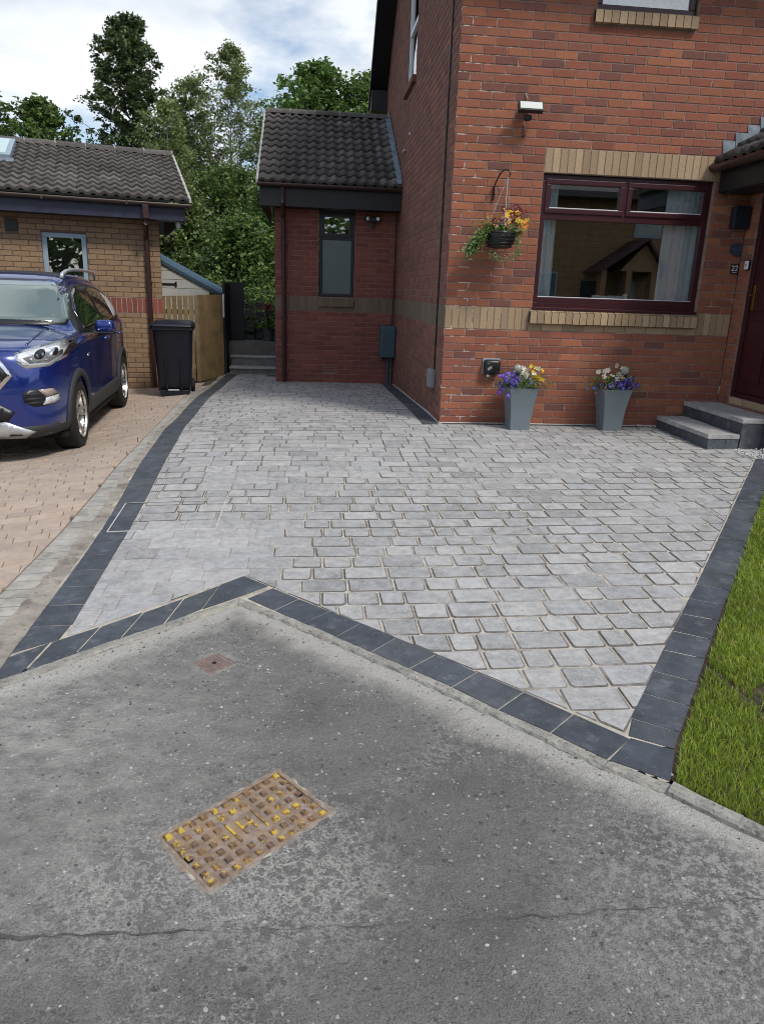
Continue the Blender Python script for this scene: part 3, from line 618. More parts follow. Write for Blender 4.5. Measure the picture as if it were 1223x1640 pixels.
while y<4.2:
    y2=y+.104; quadslab(along(KO,y),along(KO,y2),along(KI,y2),along(KI,y),g=.005,name='kerb_block',mats=[m_kblock],dz=-.004,parent_items=kb); y=y2
pieces(nb,'kerb_block',kb,300)
# cement haunching between the two drives
hb=MB(); V=[];F=[];n=130
for i in range(n+1):
    y=-5.05+i*(10.4/n); a=along(KO,y)[0]; b=along(EL,y)[0]; mnx=random.uniform(-.006,.03)
    V+=[(a-.012-max(0,mnx),y,gz(a,y)+.0005),((a+b)/2,y,gz(a,y)+random.uniform(-.006,.003)),(b+.002,y,gz(b,y)+random.uniform(-.009,-.003))]
for i in range(n): F+=[(3*i,3*i+1,3*i+4,3*i+3),(3*i+1,3*i+2,3*i+5,3*i+4)]
hb.add(V,F).obj('mortar_haunch',MAT('haunch',[(.30,.27,.23)],.95,vscale=8,vamt=.3,bump=.006,bscale=60,spots=[(6,.52,.1,(.14,.12,.10),.7),(25,.6,.06,(.10,.085,.07),.7),(3,.6,.1,(.48,.44,.37),.7)]),nb)
# --- lawn
LW=[(-.085,-5.55),(2.95,-1.33),(3.6,-1.2),(5,-1.2),(5,-7.6),(3,-7.13),(.9,-6.47),(.3,-6.2),(.06,-6.0),(-.07,-5.88),(-.185,-5.72)]
sheet('lawn_soil',[(-.17,-5.55),(2.85,-1.33)]+LW[2:],-.007,.05,m_soil)
G=230000; gx=RNG.uniform(-.2,3.6,G*3); gy=RNG.uniform(-6.9,-1.5,G*3)
pw=np.exp(-np.hypot(gx+.4,gy+6)*.35); keep=(inside(LW,gx,gy))&(RNG.random(G*3)<pw+.1); gx=gx[keep]; gy=gy[keep]
# turf joint and bare patch: thinner there
seam=np.abs((gx-.33)-(gy+5.3)*-.10)<.02; bare=np.hypot((gx-.52)/1.6,gy+5.28)<.11
k2=~((seam&(gy<-5.0)&(RNG.random(len(gx))<.85))|(bare&(RNG.random(len(gx))<.9))); gx=gx[k2]; gy=gy[k2]
n=len(gx); print('grass',n); gzv=gza(gx,gy)-.006; dist=np.hypot(gx+.4,gy+6)
h=RNG.uniform(.014,.032,n)*(1+.15*dist); wd=RNG.uniform(.0009,.0016,n)*(1+.5*dist); an=RNG.uniform(0,2*PI,n); ln=RNG.uniform(.1,1.0,n)*h; la=RNG.uniform(0,2*PI,n)
c=np.stack([gx,gy,gzv],-1); sx=np.stack([np.cos(an)*wd,np.sin(an)*wd,0*wd],-1); le=np.stack([np.cos(la)*ln,np.sin(la)*ln,h],-1)
md=c+np.stack([np.cos(la)*ln*.25,np.sin(la)*ln*.25,h*.6],-1)
V=np.stack([c-sx,c+sx,md+sx*.8,md-sx*.8,c+le],1).reshape(-1,3); b5=np.arange(n)*5
F4=np.stack([b5,b5+1,b5+2,b5+3],-1); F3=np.stack([b5+3,b5+2,b5+4],-1)
me=mesh_np('lawn_grass',V,F4,F3,[l_grass,l_dry]); mi=(RNG.random(n)<.07).astype(np.int32); me.polygons.foreach_set('material_index',np.concatenate([mi,mi]))
props(link(bpy.data.objects.new('lawn_grass',me)),'green turf grass growing beside the charcoal edging slabs',kind='stuff')
# gravel by the steps
gr=[];V=[];F=[]
for i in range(900):
    x=random.uniform(2.55,3.3); y=random.uniform(-1.62,-1.0); 
    if x<2.9 and y>-1.25: continue
    if (x-2.55)*.0+y< -1.22-(x-2.9)*-0.4-.3: continue
    r_=random.uniform(.007,.014); b=len(V); z=gz(x,y)+random.uniform(0,.03)
    for p in ((1,0,0),(0,1,0),(-1,0,0),(0,-1,0),(0,0,.8),(0,0,-.8)): V.append((x+p[0]*r_*random.uniform(.7,1.2),y+p[1]*r_*random.uniform(.7,1.2),z+p[2]*r_))
    F+=[(b+a,b+(a+1)%4,b+4) for a in range(4)]+[(b+(a+1)%4,b+a,b+5) for a in range(4)]
for i in range(60):
    x=random.uniform(2.15,2.6); y=random.uniform(-.07,-.01); r_=random.uniform(.008,.014); b=len(V); z=gz(x,y)+.01
    for p in ((1,0,0),(0,1,0),(-1,0,0),(0,-1,0),(0,0,.8),(0,0,-.8)): V.append((x+p[0]*r_,y+p[1]*r_,z+p[2]*r_))
    F+=[(b+a,b+(a+1)%4,b+4) for a in range(4)]+[(b+(a+1)%4,b+a,b+5) for a in range(4)]
MB().add(V,F).obj('gravel',m_gravel,label='white gravel heaped beside the front door steps',kind='stuff')
# small stones loose in the asphalt
V=[];F=[]
CH=[0]*0
for i in range(9000):
    x=random.uniform(-2.9,.5); y=random.uniform(-6.9,-4.4)
    if not inside(near,np.array([x]),np.array([y]))[0] or inside([(-1.47,-5.52),(-1.25,-5.78),(-1.62,-6.1),(-1.86,-5.843)],np.array([x]),np.array([y]))[0]: continue
    r_=random.choice((.0015,.002,.002,.003,.004,.005,.0065)); b=len(V); z=gz(x,y)-.0095+r_*.15
    a0=random.uniform(0,PI)
    for k in range(5): V.append((x+r_*random.uniform(.5,1.4)*math.cos(a0+k*1.257),y+r_*random.uniform(.4,1.1)*math.sin(a0+k*1.257),z))
    V.append((x,y,z+r_*.75)); F+=[(b+k,b+(k+1)%5,b+5) for k in range(5)]
MB().add(V,F).obj('asphalt_chippings',MAT('chip',[(.50,.49,.46),(.05,.05,.05),(.20,.195,.185),(.14,.137,.13),(.42,.41,.39),(.07,.07,.07),(.19,.185,.178),(.05,.05,.05),(.36,.35,.33)],.85,vscale=60,vamt=.3),label='pale stone chippings set in the grey asphalt',kind='stuff')
# tar joint / crack across the road
V=[];F=[];n=150
for i in range(n+1):
    t=i/n; x=-2.9+3.6*t; y=-6.16-.03*t+.012*math.sin(t*9)+.006*random.uniform(-1,1); w_=.0015+.005*max(0,mnoise.noise(Vector((x*4,0,0)))); 
    if .3<t<.75 and mnoise.noise(Vector((x*2.3,7,0)))>-.05: w_=.0006
    if t<.36: w_+=.006*abs(mnoise.noise(Vector((x*11,3,0))))*2
    z=gz(x,y)-.0045; V+=[(x,y-w_,z),(x,y+w_,z)]
for i in range(n): F.append((2*i,2*i+1,2*i+3,2*i+2))
MB().add(V,F).obj('tar_joint',MAT('tar',[(.075,.073,.068)],.85,vscale=12,vamt=.5,bump=.003,bscale=120,spots=[(9,.5,.1,(.11,.11,.11),.95),(20,.63,.06,(.22,.22,.08),.7)]),road)
# --- hydrant cover
def gframe(o,a,b):     # local frame on the ground
    o=Vector(o); d=(Vector(b)-Vector(a)); return o,math.atan2(d.y,d.x)
hc=((CV[0][0]+CV[2][0])/2,(CV[0][1]+CV[2][1])/2); hr=math.atan2(CV[0][1]-CV[3][1],CV[0][0]-CV[3][0])
L1=.435; W1=.272
hyd=empty('hydrant_cover','rusty rectangular iron cover with raised squares and flaking yellow paint','drain cover')
HM=gmat(hc[0],hc[1],hr,-.008); hyd.matrix_world=HM
fr=MB()
for (a,b,c_,d) in ((-L1/2,L1/2,-W1/2,-W1/2+.011),(-L1/2,L1/2,W1/2-.011,W1/2),(-L1/2,-L1/2+.011,-W1/2+.011,W1/2-.011),(L1/2-.011,L1/2,-W1/2+.011,W1/2-.011)): fr.cbox(a,b,c_,d,-.03,.002,.002)
fr.obj('cover_frame',m_rust,hyd)
pl=MB(); pl.box(-L1/2+.014,L1/2-.014,-W1/2+.014,W1/2-.014,-.02,-.003); pl.obj('cover_plate',m_rust,hyd)
b_=MB(); b_.box(-L1/2+.011,L1/2-.011,-W1/2+.011,W1/2-.011,-.03,-.014); b_.obj('cover_gap',m_dark,hyd)
st=MB(); st.prism([(-.011,-.011),(.011,-.011),(.011,.011),(-.011,.011)],-.003,-.002); stm=MB()
stm.add([(-.0112,-.0112,-.003),(.0112,-.0112,-.003),(.0112,.0112,-.003),(-.0112,.0112,-.003),(-.0088,-.0088,.0045),(.0088,-.0088,.0045),(.0088,.0088,.0045),(-.0088,.0088,.0045)],[(4,5,6,7),(0,1,5,4),(1,2,6,5),(2,3,7,6),(3,0,4,7)])
sme=stm.mesh('raised_square',m_stud); its=[]
nx_,ny_=11,7; px=(L1-.05)/(nx_-1); py=(W1-.045)/(ny_-1)
for i in range(nx_):
    for j in range(ny_):
        if 3<i<7 and 1<j<5: continue
        its.append((sme,Matrix.Translation((-(L1-.05)/2+i*px,-(W1-.045)/2+j*py,0))@Matrix.Diagonal((.92,.92,1,1))))
pieces(hyd,'raised_square',its,300)
for (x0,x1,y0,y1) in ((-.052,-.044,-.045,.045),(.040,.048,-.045,.045),(-.022,-.014,-.03,.03),(.014,.022,-.03,.03),(-.014,.014,-.004,.004)):
    MB().cbox(x0,x1,y0,y1,-.004,.002,.001).obj('raised_bar',m_stud,hyd)
for s in (-1,1): MB().cbox(s*(L1/2-.022)-.008,s*(L1/2-.022)+.008,s*-.0-.012,.012,-.004,.0028,.002).obj('lifting_slot',m_dark,hyd)
# irregular cement round the cover
V=[];F=[];n=72
def rect_at(t,hx,hy):
    per=2*(2*hx+2*hy); s=t*per
    for (L0,fn) in ((2*hx,lambda s:(-hx+s,-hy)),(2*hy,lambda s:(hx,-hy+s)),(2*hx,lambda s:(hx-s,hy)),(2*hy,lambda s:(-hx,hy-s))):
        if s<=L0+1e-9: return fn(s)
        s-=L0
    return (-hx,-hy)
for i in range(n):
    a=rect_at(i/n,L1/2-.001,W1/2-.001); k=1+.10*abs(mnoise.noise(Vector((i*.45,3,1))))+random.uniform(.015,.05); b=(a[0]*k,a[1]*(k+.03)); V+=[(a[0],a[1],.0005),(b[0],b[1],-.0015),(b[0]*1.02,b[1]*1.02,-.008)]
for i in range(n): j=(i+1)%n; F+=[(3*i,3*j,3*j+1,3*i+1),(3*i+1,3*j+1,3*j+2,3*i+2)]
MB().add(V,F).obj('cement_surround',MAT('cement_rim',[(.24,.215,.18)],.95,vscale=30,vamt=.35,bump=.004,bscale=90,spots=[(22,.52,.08,(.50,.47,.40),.8),(40,.6,.05,(.07,.065,.06),.8),(12,.62,.08,(.30,.20,.11),.7)]),hyd)
# small stop-tap box
sc_=(-1.753,-4.868); sr=math.atan2(-4.777+4.860,-1.759+1.853)
st=empty('stop_tap_cover','small faded red square iron cover with a black keyhole','drain cover'); st.matrix_world=gmat(*sc_,sr,-.010)
MB().cbox(-.062,.062,-.062,.062,-.02,.003,.003).obj('cover_frame',m_pinkiron,st)
for i in range(8): MB().box(-.052+i*.013,-.045+i*.013,-.05,.05,.003,.0048).obj('rib',m_pinkiron,st)
MB().lathe([(.0001,.0056),(.010,.0056),(.010,.002)],12).obj('keyhole',m_dark,st)
V=[];F=[];n=48
for i in range(n):
    a=rect_at(i/n,.0625,.0625); k=1.35+.22*mnoise.noise(Vector((i*.3,8,1))); V+=[(a[0],a[1],.0025),(a[0]*k,a[1]*k,.0005),(a[0]*k*1.03,a[1]*k*1.03,-.006)]
for i in range(n): j=(i+1)%n; F+=[(3*i,3*j,3*j+1,3*i+1),(3*i+1,3*j+1,3*j+2,3*i+2)]
MB().add(V,F).obj('cement_surround',MAT('cement_tap',[(.22,.21,.19)],.95,vscale=25,vamt=.3,bump=.003,bscale=120,spots=[(15,.6,.1,(.08,.08,.075),.7)]),st)
# recessed tray frame in the drive
tr=empty('recess_tray_cover','thin galvanised tray frame holding setts and a charcoal slab','drain cover'); 
tp=[(-2.585,-3.262),(-1.935,-3.262),(-1.935,-2.708),(-2.60,-2.708)]
for i in range(4):
    a,b=tp[i],tp[(i+1)%4]; mb=MB(); n=6
    for k in range(n):
        p,q=lerp(a,b,k/n),lerp(a,b,(k+1)/n); d=(Vector(q)-Vector(p)).normalized(); nn=Vector((-d.y,d.x))*.004
        mb.add([(p[0]-nn.x,p[1]-nn.y,gz(*p)+.0035),(q[0]-nn.x,q[1]-nn.y,gz(*q)+.0035),(q[0]+nn.x,q[1]+nn.y,gz(*q)+.0035),(p[0]+nn.x,p[1]+nn.y,gz(*p)+.0035)],[(0,1,2,3)])
        mb.add([(p[0]-nn.x,p[1]-nn.y,gz(*p)-.01),(q[0]-nn.x,q[1]-nn.y,gz(*q)-.01),(q[0]-nn.x,q[1]-nn.y,gz(*q)+.0035),(p[0]-nn.x,p[1]-nn.y,gz(*p)+.0035)],[(0,1,2,3)])
    mb.obj('frame_bar',MAT('galvanised',[(.50,.50,.48)],.5,vscale=40,vamt=.3),tr)
# ================================================================== HOUSE
house=empty('house','red brick two storey house with a buff soldier course and maroon windows','house',(0,0,0))
D=4.467; XR=2.66; EXL=-1.90
RP=math.tan(rad(40)); rake=lambda yb: min(4.80+(7.0-yb)*RP, 4.80+(yb+.1)*RP)
# front wall ----------------------------------------------------------------
F=Wall((0,0,0),(1,0,0),(0,-1,0)); fw=[(.9,XR,1.2,2.475),(1.27,2.24,3.83,5.0)]
wf=F.mortar('wall',.004,3.05,-.12,5.1,fw,m_mortar,house)
wf2=F.mortar('wall',3.05,7,2.2,5.1,[],m_mortar,house)
fh=[(.9,XR,1.2,2.475),(1.27,2.24,3.75,5.1),(.86,2.70,1.05,1.2)]
F.bricks(0,3.05,-1,13,[],m_brick)
F.bricks(0,3.05,16,33,fh,m_brick)
F.bricks(0,.9,33,36,[],m_brick); F.bricks(2.7,3.05,33,36,[],m_brick)
F.bricks(0,5.4,36,66,fh,m_brick)
F.soldiers(0,.87,.975,1.2,m_buff); F.soldiers(2.69,3.05,.975,1.2,m_buff); F.soldiers(.9,2.7,2.475,2.7,m_buff)
F.bricks(.87,2.69,13,14,[],m_buff,'buff_brick')
pieces(wf,'brick',F.items['brick'],190,stuff='brickwork'); pieces(wf,'soldier_brick',F.items['soldier_brick']); pieces(wf,'buff_brick',F.items['buff_brick'])
def sill(W,u0,u1,z0,z1,proj_,mat,parent,name='window_sill',pitch=.075,back=.03):
    root=bpy.data.objects.new(name,None); link(root,parent); its=[]; n=round((u1-u0)/pitch); p=(u1-u0)/n
    c=.004; h=z1-z0; k=MB(); x=p/2-.004
    k.add([(-x,0,-h/2),(x,0,-h/2),(x,proj_+back,-h/2),(-x,proj_+back,-h/2),(-x,0,h/2-.02),(x,0,h/2-.02),(x,proj_+back,h/2+.008),(-x,proj_+back,h/2+.008)],[(0,3,2,1),(4,5,6,7),(0,1,5,4),(1,2,6,5),(2,3,7,6),(3,0,4,7)])
    me=k.mesh('sill_brick',mat)
    for i in range(n): its.append((me,W.mat4(u0+(i+.5)*p,(z0+z1)/2+random.uniform(-.0015,.0015),proj_+random.uniform(-.002,.002))))
    pieces(root,'sill_brick',its)
    mb=MB(); mb.box(u0+.004,u1-.004,-proj_+.006,back,z0+.004,z1-.014,0,W.mat4(0,0)); mb.obj('sill_mortar',m_pjoint,root)
sill(F,.872,2.662,1.052,1.182,.052,m_buff,house)
sill(F,1.24,2.242,3.765,3.885,.05,m_buff,house)
# window frames
def wframe(W,parent,u0,u1,z0,z1,mat,bars,panes,fw_=.055,dep=.06,inset=.045,glass=None,name='window',beads=None):
    """bars: list of (u0,u1,z0,z1,out); panes: list of rect"""
    root=bpy.data.objects.new(name,None); link(root,parent); M=W.mat4(0,0); mb=MB()
    for r in ((u0,u1,z1-fw_,z1),(u0,u1,z0,z0+fw_),(u0,u0+fw_,z0+fw_,z1-fw_),(u1-fw_,u1,z0+fw_,z1-fw_)): mb.cbox(r[0],r[1],inset,inset+dep,r[2],r[3],.006,0,M)
    mb.obj('frame',mat,root)
    for b in bars:
        o=b[4] if len(b)>4 else 0; MB().cbox(b[0],b[1],inset+.002-o,inset+dep-.002,b[2],b[3],.006,0,M).obj(b[5] if len(b)>5 else 'glazing_bar',mat,root)
    for p in panes:
        MB().box(p[0],p[1],inset+.024-(p[4] if len(p)>4 else 0),inset+.030-(p[4] if len(p)>4 else 0),p[2],p[3],0,M).obj('pane',p[5] if len(p)>5 else glass,root)
        if beads: 
            q=MB(); q.cbox(p[0],p[1],inset+.002-(p[4] if len(p)>4 else 0),inset+.022,p[2],p[2]+.010,.002,0,M); q.obj('bead',beads,root)
    return root
def ring(u0,u1,z0,z1,w_,o): return [(u0,u1,z1-w_,z1,o,'sash'),(u0,u1,z0,z0+w_,o,'sash'),(u0,u0+w_,z0+w_,z1-w_,o,'sash'),(u1-w_,u1,z0+w_,z1-w_,o,'sash')]
wx0,wx1=.905,2.655
wr=wframe(F,house,wx0,wx1,1.205,2.47,m_maroon,[(.955,2.61,2.055,2.125,.0),(1.74,1.80,2.12,2.42,0)]+ring(.945,1.755,2.115,2.43,.048,.014)+ring(1.785,2.62,2.115,2.43,.048,.014)+[(.955,2.61,1.255,1.315,.004)],
   [(.99,1.71,2.16,2.385,.006),(1.83,2.575,2.16,2.385,.006),(.955,2.61,1.31,2.06,0)],.055,glass=g_win,beads=m_white)
MB().cbox(wx0-.004,wx1+.004,-.012,.06,1.188,1.212,.004,0,F.mat4(0,0)).obj('cill_board',m_maroon,wr)
# room behind the window
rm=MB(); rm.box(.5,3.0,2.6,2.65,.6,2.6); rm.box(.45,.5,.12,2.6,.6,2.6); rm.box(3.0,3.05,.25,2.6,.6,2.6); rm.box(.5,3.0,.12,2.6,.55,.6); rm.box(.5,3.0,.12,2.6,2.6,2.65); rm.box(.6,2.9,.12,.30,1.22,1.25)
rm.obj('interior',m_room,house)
def curtain(u0,u1,z0,z1,y,name,label):
    V=[];n=60
    for i in range(n+1):
        t=i/n; x=u0+(u1-u0)*t; yy=y+.022*math.sin(t*(u1-u0)/.062*2*PI+.6*math.sin(t*9)); V+=[(x+.01*math.sin(t*14),yy,z0),(x,yy*.8+y*.2,z1)]
    F_=[(2*i,2*i+1,2*i+3,2*i+2) for i in range(n)]
    return MB().add(V,F_).obj(name,m_curt,None,True,label,'curtain','curtains in the front window')
curtain(.93,1.12,1.25,2.45,.17,'curtain','narrow pale blue curtain drawn back behind the left side of the large window')
curtain(2.26,2.62,1.25,2.45,.17,'curtain','wide pleated pale blue curtain hanging behind the right side of the large window')
si=empty('sill_ornament','pale blue boxed letters standing on the windowsill inside','ornament',(1.78,.2,1.25))
for i,(a,b,h) in enumerate(((-.19,-.10,.10),(-.095,-.02,.095),(-.015,.06,.10),(.065,.14,.10),(.145,.19,.12))): MB().cbox(a,b,-.015,.015,0,h,.004).obj('letter_block',m_curt,si)
# upper window (only its foot shows)
wframe(F,house,1.275,2.235,3.885,5.0,m_maroon,[],[(1.32,2.19,3.94,4.95)],glass=g_win)
MB().box(1.28,2.23,.13,.14,3.9,5.0,0,F.mat4(0,0)).obj('interior',m_room,house)
# side wall -----------------------------------------------------------------
S=Wall((0,0,0),(0,-1,0),(-1,0,0)); SW=(-4.06,-3.12,4.03,5.25)
topf=lambda u: rake(-u)-.04
ws=S.mortar('wall',-7.0,-.1,-.4,8.2,[SW],m_mortar2,house,top=topf)
sh=[SW]
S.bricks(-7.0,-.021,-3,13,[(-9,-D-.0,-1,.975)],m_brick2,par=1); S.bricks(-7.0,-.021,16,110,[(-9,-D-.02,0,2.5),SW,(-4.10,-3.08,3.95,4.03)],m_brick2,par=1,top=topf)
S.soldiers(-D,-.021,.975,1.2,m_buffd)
pieces(ws,'brick',S.items['brick'],40,stuff='brickwork'); pieces(ws,'soldier_brick',S.items['soldier_brick'])
ba=MB()
for i in range(14): ba.box(-4.08+i*.072,-4.015+i*.072,-.05,.03,3.95,4.03,0,S.mat4(0,0))
ba.obj('window_sill',m_brick2,house)
wframe(S,house,-4.06,-3.12,4.035,5.245,m_white,[(-4.0,-3.18,4.70,4.76,.004)],[(-4.01,-3.17,4.09,4.71),(-4.01,-3.17,4.75,5.19)],glass=g_win,inset=.02)
MB().box(-4.06,-3.12,.12,.13,4.03,5.25,0,S.mat4(0,0)).obj('interior',m_room,house)
# roof
ry=3.45; rz_=rake(ry)
rf=MB()
for (y0,z0,y1,z1) in ((7.35,4.80-.35*RP,ry,rz_),(-.45,4.80-.35*RP,ry,rz_)):
    t=.14; rf.prism([(y0,z0),(y1,z1),(y1,z1+t),(y0,z0+t)],-.28,8,'x')
roof=rf.obj('roof',m_tile,house)
bb=MB(); t=.26
bb.prism([(7.35,4.80-.35*RP-.02),(ry,rz_-.02),(ry,rz_+.12),(7.35,4.80-.35*RP+.14)],-.31,-.285,'x'); bb.prism([(-.45,4.80-.35*RP-.02),(ry,rz_-.02),(ry,rz_+.12),(-.45,4.80-.35*RP+.14)],-.31,-.285,'x')
bb.obj('barge_board',m_black,house)
sf=MB(); sf.prism([(7.35,4.80-.35*RP-.02),(ry,rz_-.02),(ry,rz_+.0),(7.35,4.80-.35*RP)],-.285,.0,'x'); sf.box(-.28,8,7.02,7.35,4.42,4.50); sf.box(-.285,0,6.95,7.36,4.40,4.72); sf.box(-.28,8,-.45,0,4.5,4.56)
sf.obj('soffit',m_black,house)
# back & far walls so that the house is solid
MB().box(.1,7,6.9,7,-.3,4.8).obj('rear_wall',m_mortar2,house)
MB().box(6.9,7,.1,6.9,-.3,6).obj('far_wall',m_mortar2,house)
# extension ------------------------------------------------------------------
E_=Wall((0,D,0),(1,0,0),(0,-1,0)); EH=(-1.225,-.672,1.2,2.47)
we=E_.mortar('wall',EXL+.004,0,-.35,2.6,[EH],m_mortar2,house)
m_brick3=MAT('red_brick_rear_shaded',[(0.214,0.064,0.051),(0.172,0.055,0.045),(0.241,0.077,0.054),(0.193,0.061,0.048)],.9,vscale=30,vamt=.15,bump=.001,bscale=200,rnd=.1)  # extension's red brick, colour darkened for the shade it stands in
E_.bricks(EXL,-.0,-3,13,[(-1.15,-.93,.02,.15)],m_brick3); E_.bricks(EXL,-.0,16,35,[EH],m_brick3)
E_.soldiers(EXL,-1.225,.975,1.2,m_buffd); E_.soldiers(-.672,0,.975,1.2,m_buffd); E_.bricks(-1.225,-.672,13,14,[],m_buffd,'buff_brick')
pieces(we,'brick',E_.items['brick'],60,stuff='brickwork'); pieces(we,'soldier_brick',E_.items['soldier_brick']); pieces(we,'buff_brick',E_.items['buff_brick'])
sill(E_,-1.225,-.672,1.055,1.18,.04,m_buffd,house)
wframe(E_,house,-1.222,-.675,1.2,2.465,m_dkframe,[(-1.17,-.72,2.05,2.10,0)]+ring(-1.185,-.712,2.09,2.43,.05,.012),[(-1.14,-.755,2.13,2.39,.004),(-1.17,-.725,1.25,2.055,0,g_frost)],.05,glass=g_win)
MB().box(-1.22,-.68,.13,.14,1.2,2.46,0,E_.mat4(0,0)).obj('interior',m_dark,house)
av=MB(); 
for i in range(5): av.box(-1.145,-.935,.002,.02,.028+i*.026,.044+i*.026,0,E_.mat4(0,0))
av.obj('air_brick',m_brick3,house)
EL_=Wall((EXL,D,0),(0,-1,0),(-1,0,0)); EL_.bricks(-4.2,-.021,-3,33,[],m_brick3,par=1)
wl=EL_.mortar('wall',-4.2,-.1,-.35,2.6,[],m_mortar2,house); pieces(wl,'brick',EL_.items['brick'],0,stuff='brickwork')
# pantile roofs
def tilemesh(w_,g,mat,rise=.036):
    k=('t',w_,g,mat.name)
    if k in BM: return BM[k]
    n=12; V=[];F_=[]
    prof=[(-w_/2+w_*i/n, rise*(.5-.5*math.cos(i/n*4*PI+PI*.15))**1.25) for i in range(n+1)]
    for (y,dz) in ((0,-.014),(0,.030),(g+.05,-.004)): V+=[(x,y,z+dz) for x,z in prof]
    for a in (0,1):
        for i in range(n): F_.append((a*(n+1)+i,a*(n+1)+i+1,(a+1)*(n+1)+i+1,(a+1)*(n+1)+i))
    me=MB().add(V,F_).mesh('roof_tile',mat); me.polygons.foreach_set('use_smooth',[i>=n for i in range(len(me.polygons))]); BM[k]=me; return me
def tiled(parent,x0,x1,y0,z0,pitch,nrow,g,ncol,cap=300,PM=None,mat=m_tile):
    w_=(x1-x0)/ncol; me=tilemesh(w_,g,mat); c,s=math.cos(pitch),math.sin(pitch); its=[]
    for r in range(nrow):
        for k in range(ncol):
            yy=r*g; its.append((me,Matrix(((1,0,0,x0+(k+.5)*w_+random.uniform(-.003,.003)),(0,c,-s,y0+yy*c),(0,s,c,z0+yy*s+random.uniform(-.002,.003)),(0,0,0,1)))))
    pieces(parent,'roof_tile',its,cap,PM,stuff='roof_tile_field')
    L_=nrow*g; mb=MB(); mb.prism([(y0,z0-.03),(y0+L_*c,z0+L_*s-.03),(y0+L_*c,z0+L_*s-.005),(y0,z0-.005)],x0+.01,x1-.01,'x'); return mb.obj('roof_deck',m_dark,parent)
er=bpy.data.objects.new('lean_to_roof',None); link(er,house)
ep=rad(30.2); tiled(er,-2.12,-.02,D-.34,2.79,ep,11,.247,7)
rdy=D-.34+11*.247*math.cos(ep); rdz=2.79+11*.247*math.sin(ep)
def ridge(parent,x0,x1,y,z,n,M=None):
    p=(x1-x0)/n
    for i in range(n):
        mb=MB(); V=[];F_=[];k=7
        for xx in (x0+i*p+.004,x0+(i+1)*p-.004):
            V+=[(xx,y+.10*math.cos(a),z-.03+.085*math.sin(a)) for a in [PI*j/k for j in range(k+1)]]
        for j in range(k): F_.append((j,j+1,k+2+j,k+1+j))
        mb.add(V,F_).obj('ridge_tile',m_tile,parent,True)
        MB().box(x0+(i+1)*p-.012,x0+(i+1)*p+.008,y-.085,y+.085,z-.05,z+.05).obj('ridge_mortar',m_mort,parent) if i<n-1 or True else 0
ridge(er,-2.12,-.03,rdy,rdz+.03,5)
# rear slope
rb=MB(); rb.prism([(rdy,rdz+.0),(8.8,rdz-(8.8-rdy)*math.tan(ep)),(8.8,rdz-(8.8-rdy)*math.tan(ep)-.1),(rdy,rdz-.1)],-2.12,0,'x'); rb.obj('rear_slope',m_tile,er)
gbm=MB(); gbm.prism([(D,2.5),(8.7,2.5),(rdy,rdz-.06)],EXL,EXL+.1,'x'); gbm.obj('gable',m_brick3,house)
vg=MB()
for i in range(11):
    a=i*.247; c,s=math.cos(ep),math.sin(ep); y=D-.34+a*c; z=2.79+a*s
    vg.prism([(y,z-.02),(y+.24*c,z+.24*s-.03),(y+.24*c,z+.24*s+.022),(y,z+.026)],-2.150,-2.118,'x')
vg.obj('verge_mortar',m_mort,er)
fb=MB(); fb.box(-2.10,-.004,D-.30,D-.27,2.47,2.74); fb.box(-2.10,-2.08,D-.27,D+3,2.47,2.72); fb.box(-2.08,-.004,D-.27,D,2.47,2.49); fb.obj('fascia',m_black,house)
gt=MB(); V=[];F_=[];k=8
def gutter(p0,p1,r,mat,parent):
    p0=Vector(p0);p1=Vector(p1);d=(p1-p0).normalized(); s=d.cross(Vector((0,0,1))); V=[];F_=[];k=8
    for p in (p0,p1):
        for rr in (r,r-.004): V+=[p+s*rr*math.cos(PI*j/k)-Vector((0,0,1))*rr*math.sin(PI*j/k) for j in range(k+1)]
    n=k+1
    for j in range(k): F_+=[(j,j+1,2*n+j+1,2*n+j),(n+j,3*n+j,3*n+j+1,n+j+1)]
    F_+=[(0,n,3*n,2*n),(k,2*n+k,3*n+k,n+k)]
    return MB().add(V,F_).obj('gutter',mat,parent,True)
gutter((-2.13,D-.36,2.775),(-.02,D-.36,2.775),.052,m_brownp,house)
dp=MB(); dp.tube([(-1.76,D-.36,2.72),(-1.76,D-.36,2.52),(-1.76,D-.12,2.35),(-1.76,D-.075,2.30),(-1.76,D-.07,gz(-1.76,D-.07)+.01)],.034,10)
for z in (.55,1.95): dp.box(-1.81,-1.71,D-.085,D,z,z+.035)
dp.obj('downpipe',m_brownp,house)
# lead flashing on the side wall
ld=MB()
for i in range(16):
    a=i*.172; c,s=math.cos(ep),math.sin(ep); y=D-.34+a*c; z=2.80+a*s
    ld.prism([(y,z+.0),(y+.19*c,z+.19*s),(y+.19*c,z+.19*s+.12),(y,z+.15)],-.020-.003*(i%2),-.012,'x')
    ld.add([(-.13,y,z+.03),(-.018,y,z+.05),(-.018,y+.18*c,z+.18*s+.05),(-.13,y+.18*c,z+.18*s+.03)],[(0,1,2,3)])
ld.obj('lead_flashing',m_lead,house)
